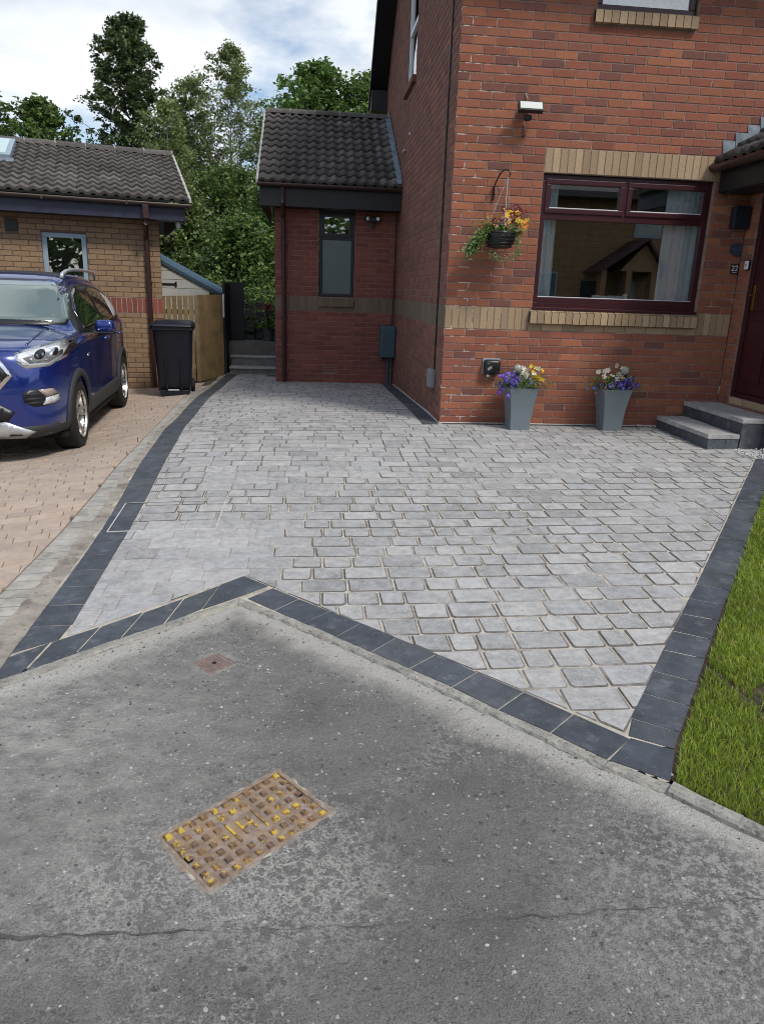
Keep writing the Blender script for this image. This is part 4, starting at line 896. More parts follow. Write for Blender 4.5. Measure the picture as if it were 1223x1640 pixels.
# porch ------------------------------------------------------------------------
R_=Wall((3.05,0,0),(0,-1,0),(-1,0,0)); DH=(.20,1.16,.375,2.42)
R_.bricks(0.0,1.5,-1,34,[DH,(.2,1.16,.30,.375)],m_brick,par=1); R_.bricks(.2,1.16,4,5,[],m_buff,'buff_brick',z0=0)
wp=R_.mortar('wall',.0,1.5,-.2,2.6,[DH],m_mortar,house)
pieces(wp,'brick',R_.items['brick'],30,stuff='brickwork'); pieces(wp,'buff_brick',R_.items['buff_brick'])
P2=Wall((3.05,-1.5,0),(1,0,0),(0,-1,0)); P2.bricks(0,1.6,-1,34,[],m_brick); w2=P2.mortar('wall',0.004,1.6,-.2,2.6,[],m_mortar,house); pieces(w2,'brick',P2.items['brick'],0,stuff='brickwork')
door=bpy.data.objects.new('front_door',None); link(door,house); MR=R_.mat4(0,0)
mb=MB(); 
for r in ((.20,1.16,2.35,2.42),(.20,1.16,.375,.425),(.20,.26,.425,2.35),(1.10,1.16,.425,2.35)): mb.cbox(r[0],r[1],.015,.09,r[2],r[3],.006,0,MR)
mb.obj('door_frame',m_maroon,door)
MB().cbox(.262,1.098,.035,.08,.428,2.348,.004,0,MR).obj('door_leaf',m_maroon,door)
for (a,b,c,d) in ((.36,.64,.55,1.15),(.72,1.0,.55,1.15),(.36,.64,1.25,2.2),(.72,1.0,1.25,2.2)):
    MB().cbox(a,b,.020,.036,c,d,.012,0,MR).obj('door_panel',m_maroon,door)
hd=MB(); hd.cbox(.285,.325,.022,.036,1.25,1.50,.005,0,MR); hd.tube([MR@Vector((.305,.025,1.40)),MR@Vector((.305,-.02,1.40)),MR@Vector((.41,-.02,1.40))],.009,8); hd.obj('door_handle',m_brass,door)
pr=bpy.data.objects.new('porch_roof',None); link(pr,house)
pp=rad(33)
# tiles: rows climb towards +X, columns run along Y
its=[]; g=.25; w_=.30; me=tilemesh(w_,g,m_tile); c,s=math.cos(pp),math.sin(pp)
for r in range(6):
    for k in range(6):
        x=2.62+r*g*c; z=2.63+r*g*s; y=-.16-k*w_
        its.append((me,Matrix(((0,c,-s,x),(-1,0,0,y),(0,s,c,z),(0,0,0,1)))))
pieces(pr,'roof_tile',its,300)
MB().prism([(2.64,2.60),(2.64+1.5*c,2.60+1.5*s),(2.64+1.5*c,2.62+1.5*s),(2.64,2.62)],-1.8,-.0,'y').obj('roof_deck',m_dark,pr)
gutter((2.62,-.005,2.61),(2.62,-1.85,2.61),.062,m_brownp,house)
fx=MB(); fx.box(2.70,2.73,-1.8,-.004,2.37,2.58); fx.box(2.73,3.05,-1.8,-.004,2.36,2.385); fx.obj('fascia',m_black,house)
for i in range(5):
    x=2.67+i*.116; z=2.845+i*.075; 
    q=MB(); q.add([(x,-.008-.003*(i%2),z),(x+.135,-.008-.003*(i%2),z),(x+.165,-.022,z-.14),(x+.03,-.022,z-.21),(x,.0,z),(x+.135,.0,z),(x+.165,.0,z-.14),(x+.03,.0,z-.21)],[(0,1,2,3),(0,4,5,1),(1,5,6,2),(0,3,7,4)]); q.obj('lead_flashing',m_lead,pr)
# front steps -----------------------------------------------------------------
fs=empty('front_steps','two charcoal and grey block steps leading up to the front door','steps')
def step(x0,x1,y0,y1,z0,z1,nm):
    cap=.045
    n=max(1,round((y1-y0)/.2))
    for i in range(n):
        a=y0+(y1-y0)*i/n; b=y0+(y1-y0)*(i+1)/n; MB().cbox(x0+.008,x0+.06,a+.002,b-.002,z0,z1-cap-.001,.003).obj('riser_block',m_slab,fs)
    n=max(1,round((x1-x0)/.2))
    for i in range(n):
        a=x0+.06+(x1-x0-.06)*i/n; b=x0+.06+(x1-x0-.06)*(i+1)/n; MB().cbox(a+.002,b-.002,y0+.008,y0+.06,z0,z1-cap-.001,.003).obj('riser_block',m_slab,fs)
    MB().box(x0+.05,x1,y0+.05,y1,z0,z1-cap-.004).obj('step_core',m_conc,fs)
    n=max(1,round((y1-y0)/.24)); mx_=max(1,round((x1-x0)/.30))
    for i in range(n):
        for j in range(mx_):
            a=y0+(y1-y0)*i/n; b=y0+(y1-y0)*(i+1)/n; p=x0+(x1-x0)*j/mx_; q=x0+(x1-x0)*(j+1)/mx_
            MB().cbox(p-.0+.0015,q-.0015,a+.0015,b-.0015,z1-cap+random.uniform(0,.001),z1+random.uniform(-.001,.001),.005).obj('tread_slab',m_sett,fs)
step(2.345,2.66,-1.165,-.09,-.03,.135,'lower'); step(2.66,3.04,-1.165,-.02,-.03,.285,'upper')
# things on the wall -------------------------------------------------------------
fl=empty('floodlight','black security floodlight with a pale lens fixed high on the front wall','light',(.665,0,3.0))
mb=MB(); mb.cbox(-.11,.125,-.025,.025,-.045,.05,.008,0,Matrix.Translation((0,-.15,0))@Matrix.Rotation(rad(-28),4,'X')); mb.obj('lamp_body',m_blackp,fl)
MB().cbox(-.098,.113,-.031,-.024,-.034,.038,.003,0,Matrix.Translation((0,-.15,0))@Matrix.Rotation(rad(-28),4,'X')).obj('lens',flat('lens_panel',(.50,.55,.53),.35),fl)
MB().cbox(-.05,.05,-.11,.0,.03,.06,.006).obj('bracket',m_blackp,fl)
MB().lathe([(.0,-.03),(.028,-.026),(.04,-.01),(.04,.012),(.03,.02),(0,.02)],14,0,Matrix.Translation((.0,-.10,-.075))).obj('motion_sensor',m_blackp,fl,True)
MB().tube([(-.0,-.004,.06),(.01,-.02,.10),(-.012,-.012,.15)],.004,6).obj('cable',flat('cream_cable',(.5,.45,.38),.6),fl)
MB().tube([(-.01,-.01,-.12),(-.012,-.014,-.19),(-.02,-.014,-.22),(.0,-.014,-.235),(.006,-.014,-.20)],.005,6).obj('cable',m_blackp,fl)
cs_=empty('motion_camera','small black twin-eyed security light beside the frosted window','light',(-.41,D,2.32))
MB().cbox(-.03,.03,-.05,0,-.08,.06,.008).obj('base',m_blackp,cs_)
MB().cbox(-.06,.06,-.10,-.05,.0,.07,.012).obj('body',m_blackp,cs_)
for s in (-1,1):
    MB().lathe([(.0,-.045),(.038,-.04),(.042,.02),(.02,.04),(0,.04)],14,0,Matrix.Translation((s*.085,-.10,.045))@Matrix.Rotation(rad(90),4,'X')@Matrix.Rotation(rad(s*-12),4,'Y')).obj('lamp_head',m_blackp,cs_,True)
    MB().lathe([(0,.048),(.026,.046),(.03,.038)],12,0,Matrix.Translation((s*.085,-.10,.045))@Matrix.Rotation(rad(90),4,'X')@Matrix.Rotation(rad(s*-12),4,'Y')).obj('lamp_lens',m_white,cs_,True)
wl_=empty('wall_light','black rounded wall light low on the front wall beside the left planter','light',(.515,0,.60))
MB().cbox(-.085,.085,-.09,0,-.075,.075,.03).obj('shade',m_blackp,wl_,True); MB().cbox(-.09,.09,-.015,-.0,-.07,.085,.004).obj('back_plate',m_greyf,wl_)
MB().lathe([(0,-.02),(.016,-.012),(.016,.01),(0,.012)],12,0,Matrix.Translation((-.035,-.05,-.085))).obj('sensor',m_white,wl_,True)
lb=empty('letter_box','black letterbox on the brick pier beside the porch','letterbox',(2.95,0,2.14)); MB().cbox(-.085,.085,-.09,0,-.105,.105,.012).obj('box',m_cab if 0 else flat('black_blue_box',(.012,.018,.03),.35),lb); MB().cbox(-.08,.08,-.1,-.07,.075,.112,.008).obj('lid',flat('black_blue_box',(.012,.018,.03),.35),lb)
pq=MB(); pq.prism([(.085*math.cos(a),.065*math.sin(a)*(1+.08*math.sin(3*a))) for a in [2*PI*i/20 for i in range(20)]],-.012,0,'y')
pqo=empty('slate_plaque','round dark slate plaque under the letterbox','plaque',(3.0,-.001,1.845)); pq.obj('plate',flat('slate',(.035,.045,.075),.5),pqo); MB().box(-.06,.06,-.0135,-.012,-.006,.0).obj('line',flat('slate_line',(.12,.13,.17),.6),pqo)
ns=empty('house_number','black square house number plate with white digits 22','sign',(3.0,-.001,1.655)); MB().cbox(-.045,.045,-.008,0,-.052,.052,.004).obj('plate',flat('number_plate_black',(.02,.022,.025),.4),ns)
tc_=bpy.data.curves.new('digits','FONT'); tc_.body='22'; tc_.size=.075; tc_.extrude=.001; tc_.align_x='CENTER'; tc_.align_y='CENTER'; tc_.materials.append(m_white)
_t=bpy.data.objects.new('tmp',tc_); COL.objects.link(_t); bpy.context.view_layer.update(); _m=bpy.data.meshes.new_from_object(_t.evaluated_get(bpy.context.evaluated_depsgraph_get())); bpy.data.objects.remove(_t); to=bpy.data.objects.new('digits',_m); link(to,ns); to.location=(0,-.0095,.005); to.rotation_euler=(PI/2,0,0); MB().box(-.025,.025,-.0095,-.008,-.034,-.030).obj('underline',m_white,ns)
db=empty('doorbell','white doorbell button on a black plate by the door frame','doorbell',(3.05,-.175,1.69)); MB().cbox(-.02,0,-.03,.035,-.05,.05,.003).obj('plate',m_blackp,db); MB().cbox(-.032,-.018,-.03,.028,-.042,.040,.004).obj('cover',m_white,db); MB().lathe([(0,.004),(.012,.003),(.013,0)],14,0,Matrix.Translation((-.032,-.001,0))@Matrix.Rotation(rad(-90),4,'Y')).obj('button',m_alloy,db)
gm=empty('meter_box','small pale grey box low on the side wall near the corner','utility box',(0,.45,.42)); MB().cbox(-.07,0,-.10,.10,-.10,.10,.02).obj('box',flat('pale_grey_box',(.22,.24,.25),.5),gm)
cb=MB(); cb.tube([(-.010,.42,4.9),(-.010,.42,.50)],.009,6)
cb.obj('wall_cable',m_blackp,None,False,'thin black cable running down the side wall to the meter box','cable')
ct=MB(); ct.tube([(-.05,D-.02,2.45),(-.05,D-.02,1.0),(-.06,D-.03,.80)],.012,6); ct.obj('corner_conduit',m_brownp,None,False,'thin brown conduit in the corner above the grey meter cabinet','cable')
fx_=MB(); fx_.box(-.02,0,3.42,3.47,3.38,3.41); fx_.box(-.03,0,3.9,4.1,3.26,3.275); fx_.obj('wall_hook',m_white,None,False,'small white hooks left on the side wall','hook')
mc=empty('meter_cabinet','grey green electricity meter cabinet on a post in the corner','utility box',(-.12,D-.05,.53))
MB().cbox(-.125,.115,-.17,.04,-.24,.26,.03).obj('cabinet',m_cab,mc); MB().cbox(-.118,.108,-.183,-.165,-.225,.235,.01).obj('door',m_cab,mc)
MB().tube([(.02,-.02,-.22),(.02,-.02,gz(-.1,D-.07)-.53)],.022,8).obj('conduit',m_cab,mc); MB().tube([(.065,-.0,-.22),(.065,-.0,gz(-.1,D-.07)-.53)],.014,8).obj('conduit',m_greypl,mc)
MB().tube([(-.14,-.02,-.30),(-.02,-.05,-.235)],.01,6).obj('strut',m_blackp,mc)
# ================================================================== NEIGHBOUR'S GARAGE
GA=.244; garage=empty('garage','buff brick garage with a brown pantile roof and navy fascia','garage',(-3.602,4.373,0),GA)
GM=Matrix.Translation((-3.602,4.373,0))@Matrix.Rotation(GA,4,'Z')
W_=Wall((0,0,-.029),(1,0,0),(0,-1,0)); GH=(-1.63,-1.03,1.265,2.0)
holes=[GH,(-2.08,-1.92,1.99,2.13)]
MB().box(-6.5,-.01,.0025,.006,.90,1.125,0,W_.mat4(0,0)).obj('band_mortar',m_kblock,garage); wg=W_.mortar('wall',-6.5,-.004,-.5,2.5,holes,m_gmort,garage)
W_.bricks(-6.5,0,-5,12,[],m_gbrick); W_.bricks(-6.5,0,15,33,holes,m_gbrick); W_.soldiers(-6.5,0,.90,1.125,MAT('red_soldier',[(.24,.07,.045),(.20,.06,.04),(.28,.08,.05)],.88,vscale=30,vamt=.2,rnd=.1))
pieces(wg,'brick',W_.items['brick'],240,GM,stuff='brickwork'); pieces(wg,'soldier_brick',W_.items['soldier_brick'],300,GM)
W3=Wall((0,0,-.029),(0,1,0),(1,0,0)); W3.bricks(.021,6,-5,33,[],m_gbrick,par=1); w3=W3.mortar('wall',.1,6,-.5,2.5,[],m_gmort,garage); pieces(w3,'brick',W3.items['brick'],0,GM,stuff='brickwork')
wframe(W_,garage,GH[0],GH[1],GH[2],GH[3],m_greyf,[],[(GH[0]+.07,GH[1]-.07,GH[2]+.05,GH[3]-.07)],.07,glass=g_win,inset=.03,dep=.06)
MB().box(GH[0],GH[1],.12,.13,GH[2],GH[3],0,W_.mat4(0,0)).obj('interior',m_room,garage)
vb=MB(); vb.cbox(-2.08,-1.92,-.01,.03,1.99,2.13,.006,0,W_.mat4(0,0)); 
for i in range(5): vb.box(-2.065,-1.935,-.016,-.009,2.0+i*.024,2.012+i*.024,0,W_.mat4(0,0))
vb.obj('vent',m_blackp,garage)
gp_=rad(19.8); GY=-.33; GZ=2.475
gr_=bpy.data.objects.new('roof',None); link(gr_,garage)
tiled(gr_,-6.58,.42,GY,GZ,gp_,11,.262,23,300,GM)
gl=11*.262; rdy2=GY+gl*math.cos(gp_); rdz2=GZ+gl*math.sin(gp_)
ridge(gr_,-6.58,.42,rdy2,rdz2+.03,15)
MB().prism([(rdy2,rdz2),(rdy2+gl,rdz2-gl*math.tan(gp_)),(rdy2+gl,rdz2-gl*math.tan(gp_)-.1),(rdy2,rdz2-.1)],-6.58,.42,'x').obj('rear_slope',m_tile,gr_)
MB().prism([(0,2.4),(rdy2*2,2.4),(rdy2,rdz2-.06)],-.1,0,'x').obj('gable',m_gbrick,garage)
v=MB(); c,s=math.cos(gp_),math.sin(gp_)
for i in range(11):
    y=GY+i*.262*c; z=GZ+i*.262*s; v.prism([(y,z-.02),(y+.255*c,z+.255*s-.03),(y+.255*c,z+.255*s+.026),(y,z+.034)],.418,.452,'x')
v.obj('verge_mortar',m_mort,gr_)
MB().cbox(-6.5,.36,GY+.03,GY+.055,2.20,2.40,.003).obj('fascia',m_navy,garage)
q=MB(); q.box(-6.5,.36,GY+.055,0,2.20,2.22); q.box(.335,.36,GY+.055,4,2.20,2.5); q.obj('soffit',m_black,garage)
gutter((-6.5,GY-.03,2.425),(.44,GY-.03,2.425),.05,m_brownmetal,garage)
for x in (-2.9,-1.55,-.45): MB().cbox(x-.012,x+.012,GY-.085,GY+.03,2.37,2.43,.004).obj('gutter_bracket',m_brownmetal,garage)
q=MB(); q.cbox(-.24,-.155,GY-.075,GY+.02,2.20,2.385,.008); q.tube([(-.2,GY-.02,2.21),(-.2,GY-.02,2.14),(-.195,-.10,1.98),(-.19,-.06,1.92),(-.185,-.06,-.24)],.036,10)
for z in (1.3,.3): q.box(-.235,-.14,-.06,0,z,z+.04)
q.obj('downpipe',m_brownp,garage)
sk=bpy.data.objects.new('skylight',None); link(sk,gr_); 
def onroof(x,d,h=.05): return Vector((x,GY+d*c-h*s,GZ+d*s+h*c))
for (x0,x1,d0,d1,m_,h0,h1,nm) in ((-2.75,-2.03,1.52,2.66,m_greyf,.0,.10,'skylight_frame'),(-2.68,-2.10,1.60,2.58,flat('skylight_glass',(.45,.60,.62),.1),.101,.108,'skylight_pane'),(-2.80,-1.98,1.34,1.53,m_lead,.035,.05,'lead_apron')):
    P=[onroof(x,d,h) for h in (h0,h1) for x,d in ((x0,d0),(x1,d0),(x1,d1),(x0,d1))]; MB().add(P,[(3,2,1,0),(4,5,6,7),(0,1,5,4),(1,2,6,5),(2,3,7,6),(3,0,4,7)]).obj(nm,m_,sk)
q=empty('garage_light','small white lamp under the corner of the garage eaves','light',(0,0,0)); q.matrix_world=GM@Matrix.Translation((.27,-.12,2.16)); MB().lathe([(0,-.06),(.03,-.045),(.045,0),(.03,.04)],12).obj('shade',m_white,q,True)
# ================================================================== PLANTS
def leafcloud(C,S,mat_n=1,aspect=.55,up=.3):
    """C centres Nx3, S sizes -> verts, quads"""
    n=len(C); a=RNG.normal(size=(n,3)); a[:,2]*=.6; a/=np.linalg.norm(a,axis=1,keepdims=True); b=RNG.normal(size=(n,3)); b[:,2]*=.5; b-=a*(a*b).sum(1,keepdims=True); b/=np.linalg.norm(b,axis=1,keepdims=True)
    S=np.asarray(S)[:,None]; a=a*S; b=b*S*aspect
    V=np.stack([C-a,C-a*.1+b,C+a,C-a*.1-b],1).reshape(-1,3); F4=np.arange(4*n).reshape(n,4); return V,F4
def leafobj(name,C,S,mats,parent=None,aspect=.55,weights=None):
    V,F4=leafcloud(np.asarray(C),S,aspect=aspect); me=mesh_np(name,V,F4,None,mats)
    if len(mats)>1: me.polygons.foreach_set('material_index',RNG.choice(len(mats),len(F4),p=weights).astype(np.int32))
    o=bpy.data.objects.new(name,me); link(o,parent); o['kind']='stuff' if False else o.get('kind','thing') ; del o['kind']; return o
def tree(name,label,x,y,zb,H,prof,nb,nl,ls,lmats,bark,tr_r,group,clear=.1,spread=.28,seed=0,lean=(0,0),down=0,cl=14,trunk_path=None):
    """prof(t) crown radius at height fraction t"""
    rg=np.random.default_rng(seed+11); rn=random.Random(seed)
    t_=empty(name,label,'tree',(x,y,zb),0,group)
    tp=trunk_path or [(lean[0]*k/8*H+.06*H*.1*math.sin(k*1.3+seed),lean[1]*k/8*H+.05*H*.1*math.cos(k*1.7+seed),H*.88*k/8) for k in range(9)]
    mb=MB(); n=len(tp); mb.tube(tp,[tr_r*(1-.92*k/(n-1)) for k in range(n)],9); mb.obj('trunk',bark,t_,True)
    def tpos(z):
        zz=[p[2] for p in tp]; return np.array([np.interp(z,zz,[p[0] for p in tp]),np.interp(z,zz,[p[1] for p in tp]),z])
    C=[];S=[]; br=MB(); per=max(1,nl//(nb*cl))
    for i in range(nb):
        t=clear+(1-clear)*((i+.5)/nb)**.85; R=prof(t)*(rn.uniform(.45,1.15) if 'pine' not in name else rn.uniform(.5,1.12)); a=i*2.399+rn.uniform(-.5,.5); base=tpos(t*H); base[2]=t*H*.95
        rise=(R*(.45-t*.1))*(1 if down==0 else -down)
        if down==0: base[2]=max(clear*H*.7,base[2]-R*.5)
        tip=base+np.array([R*math.cos(a),R*math.sin(a),rise+ (R*.3 if down==0 else 0)])
        if R>.25: br.tube([base,(base+tip)/2+np.array([0,0,.06*R]),tip],[max(.008,tr_r*.28*(1-t)+.008),max(.006,tr_r*.16*(1-t)+.006),.004],5,cap=False)
        for k in range(cl):
            f=rn.uniform(.25,1.05)**.7; c=base+(tip-base)*f+rg.normal(0,spread*(.25+.5*R*.5),3)*np.array([1,1,.6]); m_=max(2,int(per*rn.uniform(.4,1.7)))
            C.append(c+rg.normal(0,spread*.42,(m_,3))*np.array([1,1,.7])); S.append(ls*rg.uniform(.6,1.3,m_))
    if br.v: br.obj('limbs',bark,t_,True)
    C=np.concatenate(C); S=np.concatenate(S); leafobj('crown',C,S,lmats,t_); return t_
G1='trees beyond the back gardens'
pine=lambda t: 2.75*(1-t)**.52*(1-.5*max(0,.18-t)/.18)+.12
birch=lambda t: 1.75*math.sin(min(1,max(0,(t-.08)/.92))**.75*PI)**.55+.12
rnd=lambda r:(lambda t: r*math.sin(min(1,max(.02,t))**.8*PI)**.5+.1)
tree('pine_tree','tall dark conical pine rising above the garage ridge',-7.1,19.8,-.4,10.2,pine,210,52000,.058,[l_pine],m_bark,.16,G1,.12,.17,1,cl=9)
tree('pine_tree','second darker pine low behind the first one',-6.0,22.0,-.4,7.2,pine,80,20000,.062,[l_pine],m_bark,.14,G1,.1,.22,2,cl=12)
bt=[(0,0,0),(.06,0,1.5),(.02,0,2.4),(.16,0,3.3),(.10,.0,4.2),(-.02,0,4.9),(-.06,0,5.5),(-.05,0,6.0)]
tree('birch_tree','slender birch with thin white trunk beside the garage corner',-5.35,16.0,-.4,7.0,lambda t:1.0*math.sin(max(0,(t-.3)/.7)**.7*PI)**.6+.1,44,9000,.045,[l_birch],m_bbark,.075,G1,.35,.20,3,trunk_path=bt)
tree('birch_tree','tall airy birch with pale green top left of the lean-to roof',-4.0,20.2,-.4,9.7,birch,110,24000,.048,[l_birch],m_bbark,.12,G1,.14,.20,4)
tree('birch_tree','feathery birch between the pine and the tallest birch',-5.45,20.6,-.4,8.7,lambda t:birch(t)*.85,90,19000,.048,[l_birch],m_bbark,.11,G1,.14,.22,5)
tree('birch_tree','thin olive birch hard against the lean-to verge',-2.75,19.0,-.4,7.0,lambda t:birch(t)*.7,60,11000,.048,[l_birch],m_bbark,.09,G1,.14,.2,6)
tree('alder_tree','mid green rounded tree above the garage roof at the left',-9.75,19.0,-.4,7.4,rnd(1.65),80,17000,.075,[l_broad,l_dark],m_bark,.14,G1,.25,.24,7)
tree('alder_tree','tall leafy tree cut off by the left edge of the view',-11.6,18.4,-.4,8.7,rnd(1.6),80,17000,.075,[l_broad,l_dark],m_bark,.14,G1,.2,.24,8)
tree('maple_tree','broad bright green tree behind the lean-to roof',-1.1,20.3,-.4,9.3,rnd(2.5),130,34000,.08,[l_broad],m_bark,.2,G1,.2,.26,9)
tree('maple_tree','green tree half hidden behind the brick gable',0.75,20.6,-.4,9.2,rnd(2.4),90,20000,.08,[l_broad],m_bark,.2,G1,.2,.26,10)
G2='dark trees filling the gap behind the fence'
for i,(x,y,h,r,ms,lb) in enumerate([(-4.9,14.6,4.3,1.4,[l_dark,l_birch],'dark leafy tree behind the white shed'),(-3.5,15.5,5.0,1.6,[l_dark],'dense dark tree behind the garden gap'),(-2.3,14.0,4.8,1.3,[l_dark,l_broad],'dark tree whose branches meet the lean-to wall'),
      (-3.1,12.6,3.4,1.25,[l_broad,l_dark],'lower bright topped tree just beyond the steps'),(-6.6,15.8,4.6,1.6,[l_dark],'dark tree hidden behind the garage'),(-4.2,18.0,5.4,1.8,[l_dark],'tall dark tree between the birches')]):
    tree('sycamore_tree',lb,x,y,-.3,h,rnd(r),70,13000,.062,ms,m_bark,.13,G2,.02,.26,20+i)
# far wood as one mass
n=36000; a=RNG.uniform(-48,42,n); yy=RNG.uniform(36,44,n); hh=RNG.uniform(0,1,n)**.8*(6.0+1.6*np.sin(a*.45)+1.1*np.sin(a*1.3+1))
leafobj('far_woodland',np.stack([a,yy,hh-.4],-1),RNG.uniform(.18,.45,n),[l_dark,l_broad])['kind']='stuff'
# ================================================================== BACK GARDEN
terr=MB(); terr.box(-6,-1.9,6.05,16,-.45,.36); terr.obj('garden_terrace',MAT('terrace_paving',[(.16,.15,.13)],.9,vscale=5),kind='structure')
gs=empty('garden_steps','three grey timber steps rising beside the lean-to','steps')
for i,(y,z) in enumerate(((5.56,-.035),(5.83,.135),(6.10,.32))):
    zb=-.2 if i==0 else (-.07 if i==1 else .10)
    MB().cbox(-2.74,-1.90,y+.015,y+.05,zb,z-.028,.003).obj('riser',m_gtimber,gs); 
    MB().cbox(-2.75,-1.90,y-.012,y+(.30 if i<2 else .16),z-.028,z,.004).obj('tread',MAT('pale_tread',[(.42,.41,.37)],.85,vscale=10,vamt=.2),gs)
for k in range(5): MB().cbox(-2.72+0*k,-1.90,6.27+k*.125,6.27+k*.125+.118,.30,.33,.003).obj('deck_board',m_gtimber,gs)
MB().box(-2.74,-1.90,5.62,6.9,-.3,.295-.0).obj('step_core',m_black,gs) if 0 else MB().box(-2.73,-1.91,6.14,6.9,-.3,.29).obj('step_core',m_black,gs)
hr_=MB(); hr_.tube([(-2.79,5.45,-.15),(-2.79,5.5,.42),(-2.77,6.3,.50)],.018,6); hr_.tube([(-2.83,5.4,-.15),(-2.82,5.5,.15),(-2.80,5.55,.30)],.02,6); hr_.obj('black_handrail',m_blackp,None,False,'short black metal rail at the foot of the grey garden steps','handrail')
gp2=empty('garden_screen','tall black fence screen standing left of the garden steps','fence')
for k in range(6): MB().cbox(-2.84+.002,-2.80,5.62+k*.14,5.62+k*.14+.132,-.2,1.36,.003).obj('slat',m_black,gp2)
MB().cbox(-2.83,-2.55,6.46,6.50,.3,1.38,.003).obj('slat',m_black,gp2)
pa=empty('slatted_planter','weathered grey slatted timber screen with staggered gaps','screen',(0,0,.36))
for i in range(5):
    for j in range(3):
        MB().cbox(-2.54+j*.17,-2.54+j*.17+.155,6.62+ j*.22+(.0 if (i+j)%2 else .05),6.65+j*.22+(.0 if (i+j)%2 else .05),.02+i*.135,.02+i*.135+(.115 if (i+j)%2 else .07),.003).obj('slat',m_gtd,pa)
    MB().cbox(-2.54,-2.52,6.6,7.2,.02+i*.135,.11+i*.135,.003).obj('slat',m_gtd,pa)
def pot(x,y,r,h,label,plants):
    p=empty('plant_pot',label,'plant pot',(x,y,.335)); mb=MB(); prof=[(r*.72,0)]
    for k in range(6): prof+=[(r*(.72+.28*k/6)+.004,h*k/6+.01),(r*(.72+.28*k/6)-.003,h*(k+.8)/6)]
    prof+=[(r*1.02,h),(r*.9,h),(r*.85,h-.03),(0,h-.03)]; mb.lathe(prof,20); mb.obj('pot',m_plast if 0 else MAT('pot_grey',[(.10,.105,.11)],.6,vscale=8),p,True); plants(p,r,h); return p
def bushy(mats,rad_,n,ls,z=.05):
    def f(p,r,h):
        C=RNG.normal(0,1,(n,3))*np.array([rad_,rad_,rad_*.6])*.5; C[:,2]=np.abs(C[:,2])+h; leafobj('foliage',C,RNG.uniform(.6,1.3,n)*ls,mats,p)
    return f
def cordy(p,r,h):
    bushy([l_light,l_dark],.2,350,.035)(p,r,h); mb=MB(); mb.tube([(0,0,h),(0,.0,h+.30)],.018,6); mb.obj('stem',m_bark,p)
    V=[];F_=[]
    for i in range(46):
        a=i*2.4; el=random.uniform(.15,1.45); L_=random.uniform(.22,.34); d=Vector((math.cos(a)*math.cos(el),math.sin(a)*math.cos(el),math.sin(el))); s=Vector((-math.sin(a),math.cos(a),0))*.010; b=len(V); o=Vector((0,0,h+.30))
        e=d*L_-Vector((0,0,.10*math.cos(el))); V+=[o-s*.5,o+s*.5,o+d*L_*.5+s,o+d*L_*.5-s,o+e]; F_+=[(b,b+1,b+2,b+3),(b+3,b+2,b+4)]
    MB().add(V,F_).obj('red_fronds',l_red,p)
pot(-2.13,6.55,.11,.26,'ribbed grey pot holding a spiky red cordyline',cordy)
pot(-1.98,6.62,.10,.24,'ribbed grey pot with white flowers half hidden by the wall',bushy([l_broad,petal['white']],.22,300,.03))
for i,(x,y,z,r,lb) in enumerate([(-2.45,7.3,.36,.42,'bright green bush behind the slatted screen'),(-2.0,8.0,.36,.5,'leafy bush behind the red cordyline'),(-2.9,8.4,.3,.6,'dark bush rising behind the black fence screen'),(-3.2,9.6,.3,.9,'wide dark bush filling the end of the garden'),(-2.2,10.0,.3,.9,'tall bush at the far end of the garden path')]):
    b=empty('garden_bush',lb,'bush',(x,y,z),0,'bushes in the back garden'); n=int(2600*max(.6,r)); C=RNG.normal(0,.45,(n,3)); C[:,2]=np.abs(C[:,2])*1.25; C=C*r+RNG.normal(0,.03,(n,3)); leafobj('foliage',C,RNG.uniform(.025,.055,n),[l_light if i<2 else l_dark,l_broad],b)
    mb=MB(); 
    for k in range(5): a=k*1.3; mb.tube([(0,0,-.05),(.25*r*math.cos(a),.25*r*math.sin(a),.6*r)],[.012,.006],5)
    mb.obj('stems',m_bark,b)
# fence
fn=empty('picket_fence','brown timber picket fence with gaps behind the wheelie bin','fence')
for i in range(7):
    x=-3.70+i*.0865; y=4.72; top=1.13+.004*i
    MB().cbox(x,x+.066,y,y+.02,-.2,top,.003).obj('picket',m_wood,fn)
MB().cbox(-3.8,-3.14,4.74,4.775,.86,.93,.003).obj('rail',m_wood,fn); MB().cbox(-3.8,-3.14,4.74,4.775,.0,.07,.003).obj('rail',m_wood,fn)
sf_=empty('board_fence','close boarded timber fence running back towards the garden steps','fence')
for i in range(5):
    t0=i/5; a=lerp((-3.13,4.72),(-2.82,5.42),t0); b=lerp((-3.13,4.72),(-2.82,5.42),t0+.2)
    d=(Vector(b)-Vector(a)); L_=d.length; M=Matrix.Translation((a[0],a[1],0))@Matrix.Rotation(math.atan2(d.y,d.x),4,'Z')
    MB().cbox(.002,L_-.002,-.01+.006*(i%2),.012+.006*(i%2),-.19,1.165,.003,0,M).obj('board',m_wood,sf_)
MB().cbox(-2.815,-2.79,5.40,5.43,.80,1.18,.003).obj('post_trim',m_white,sf_)
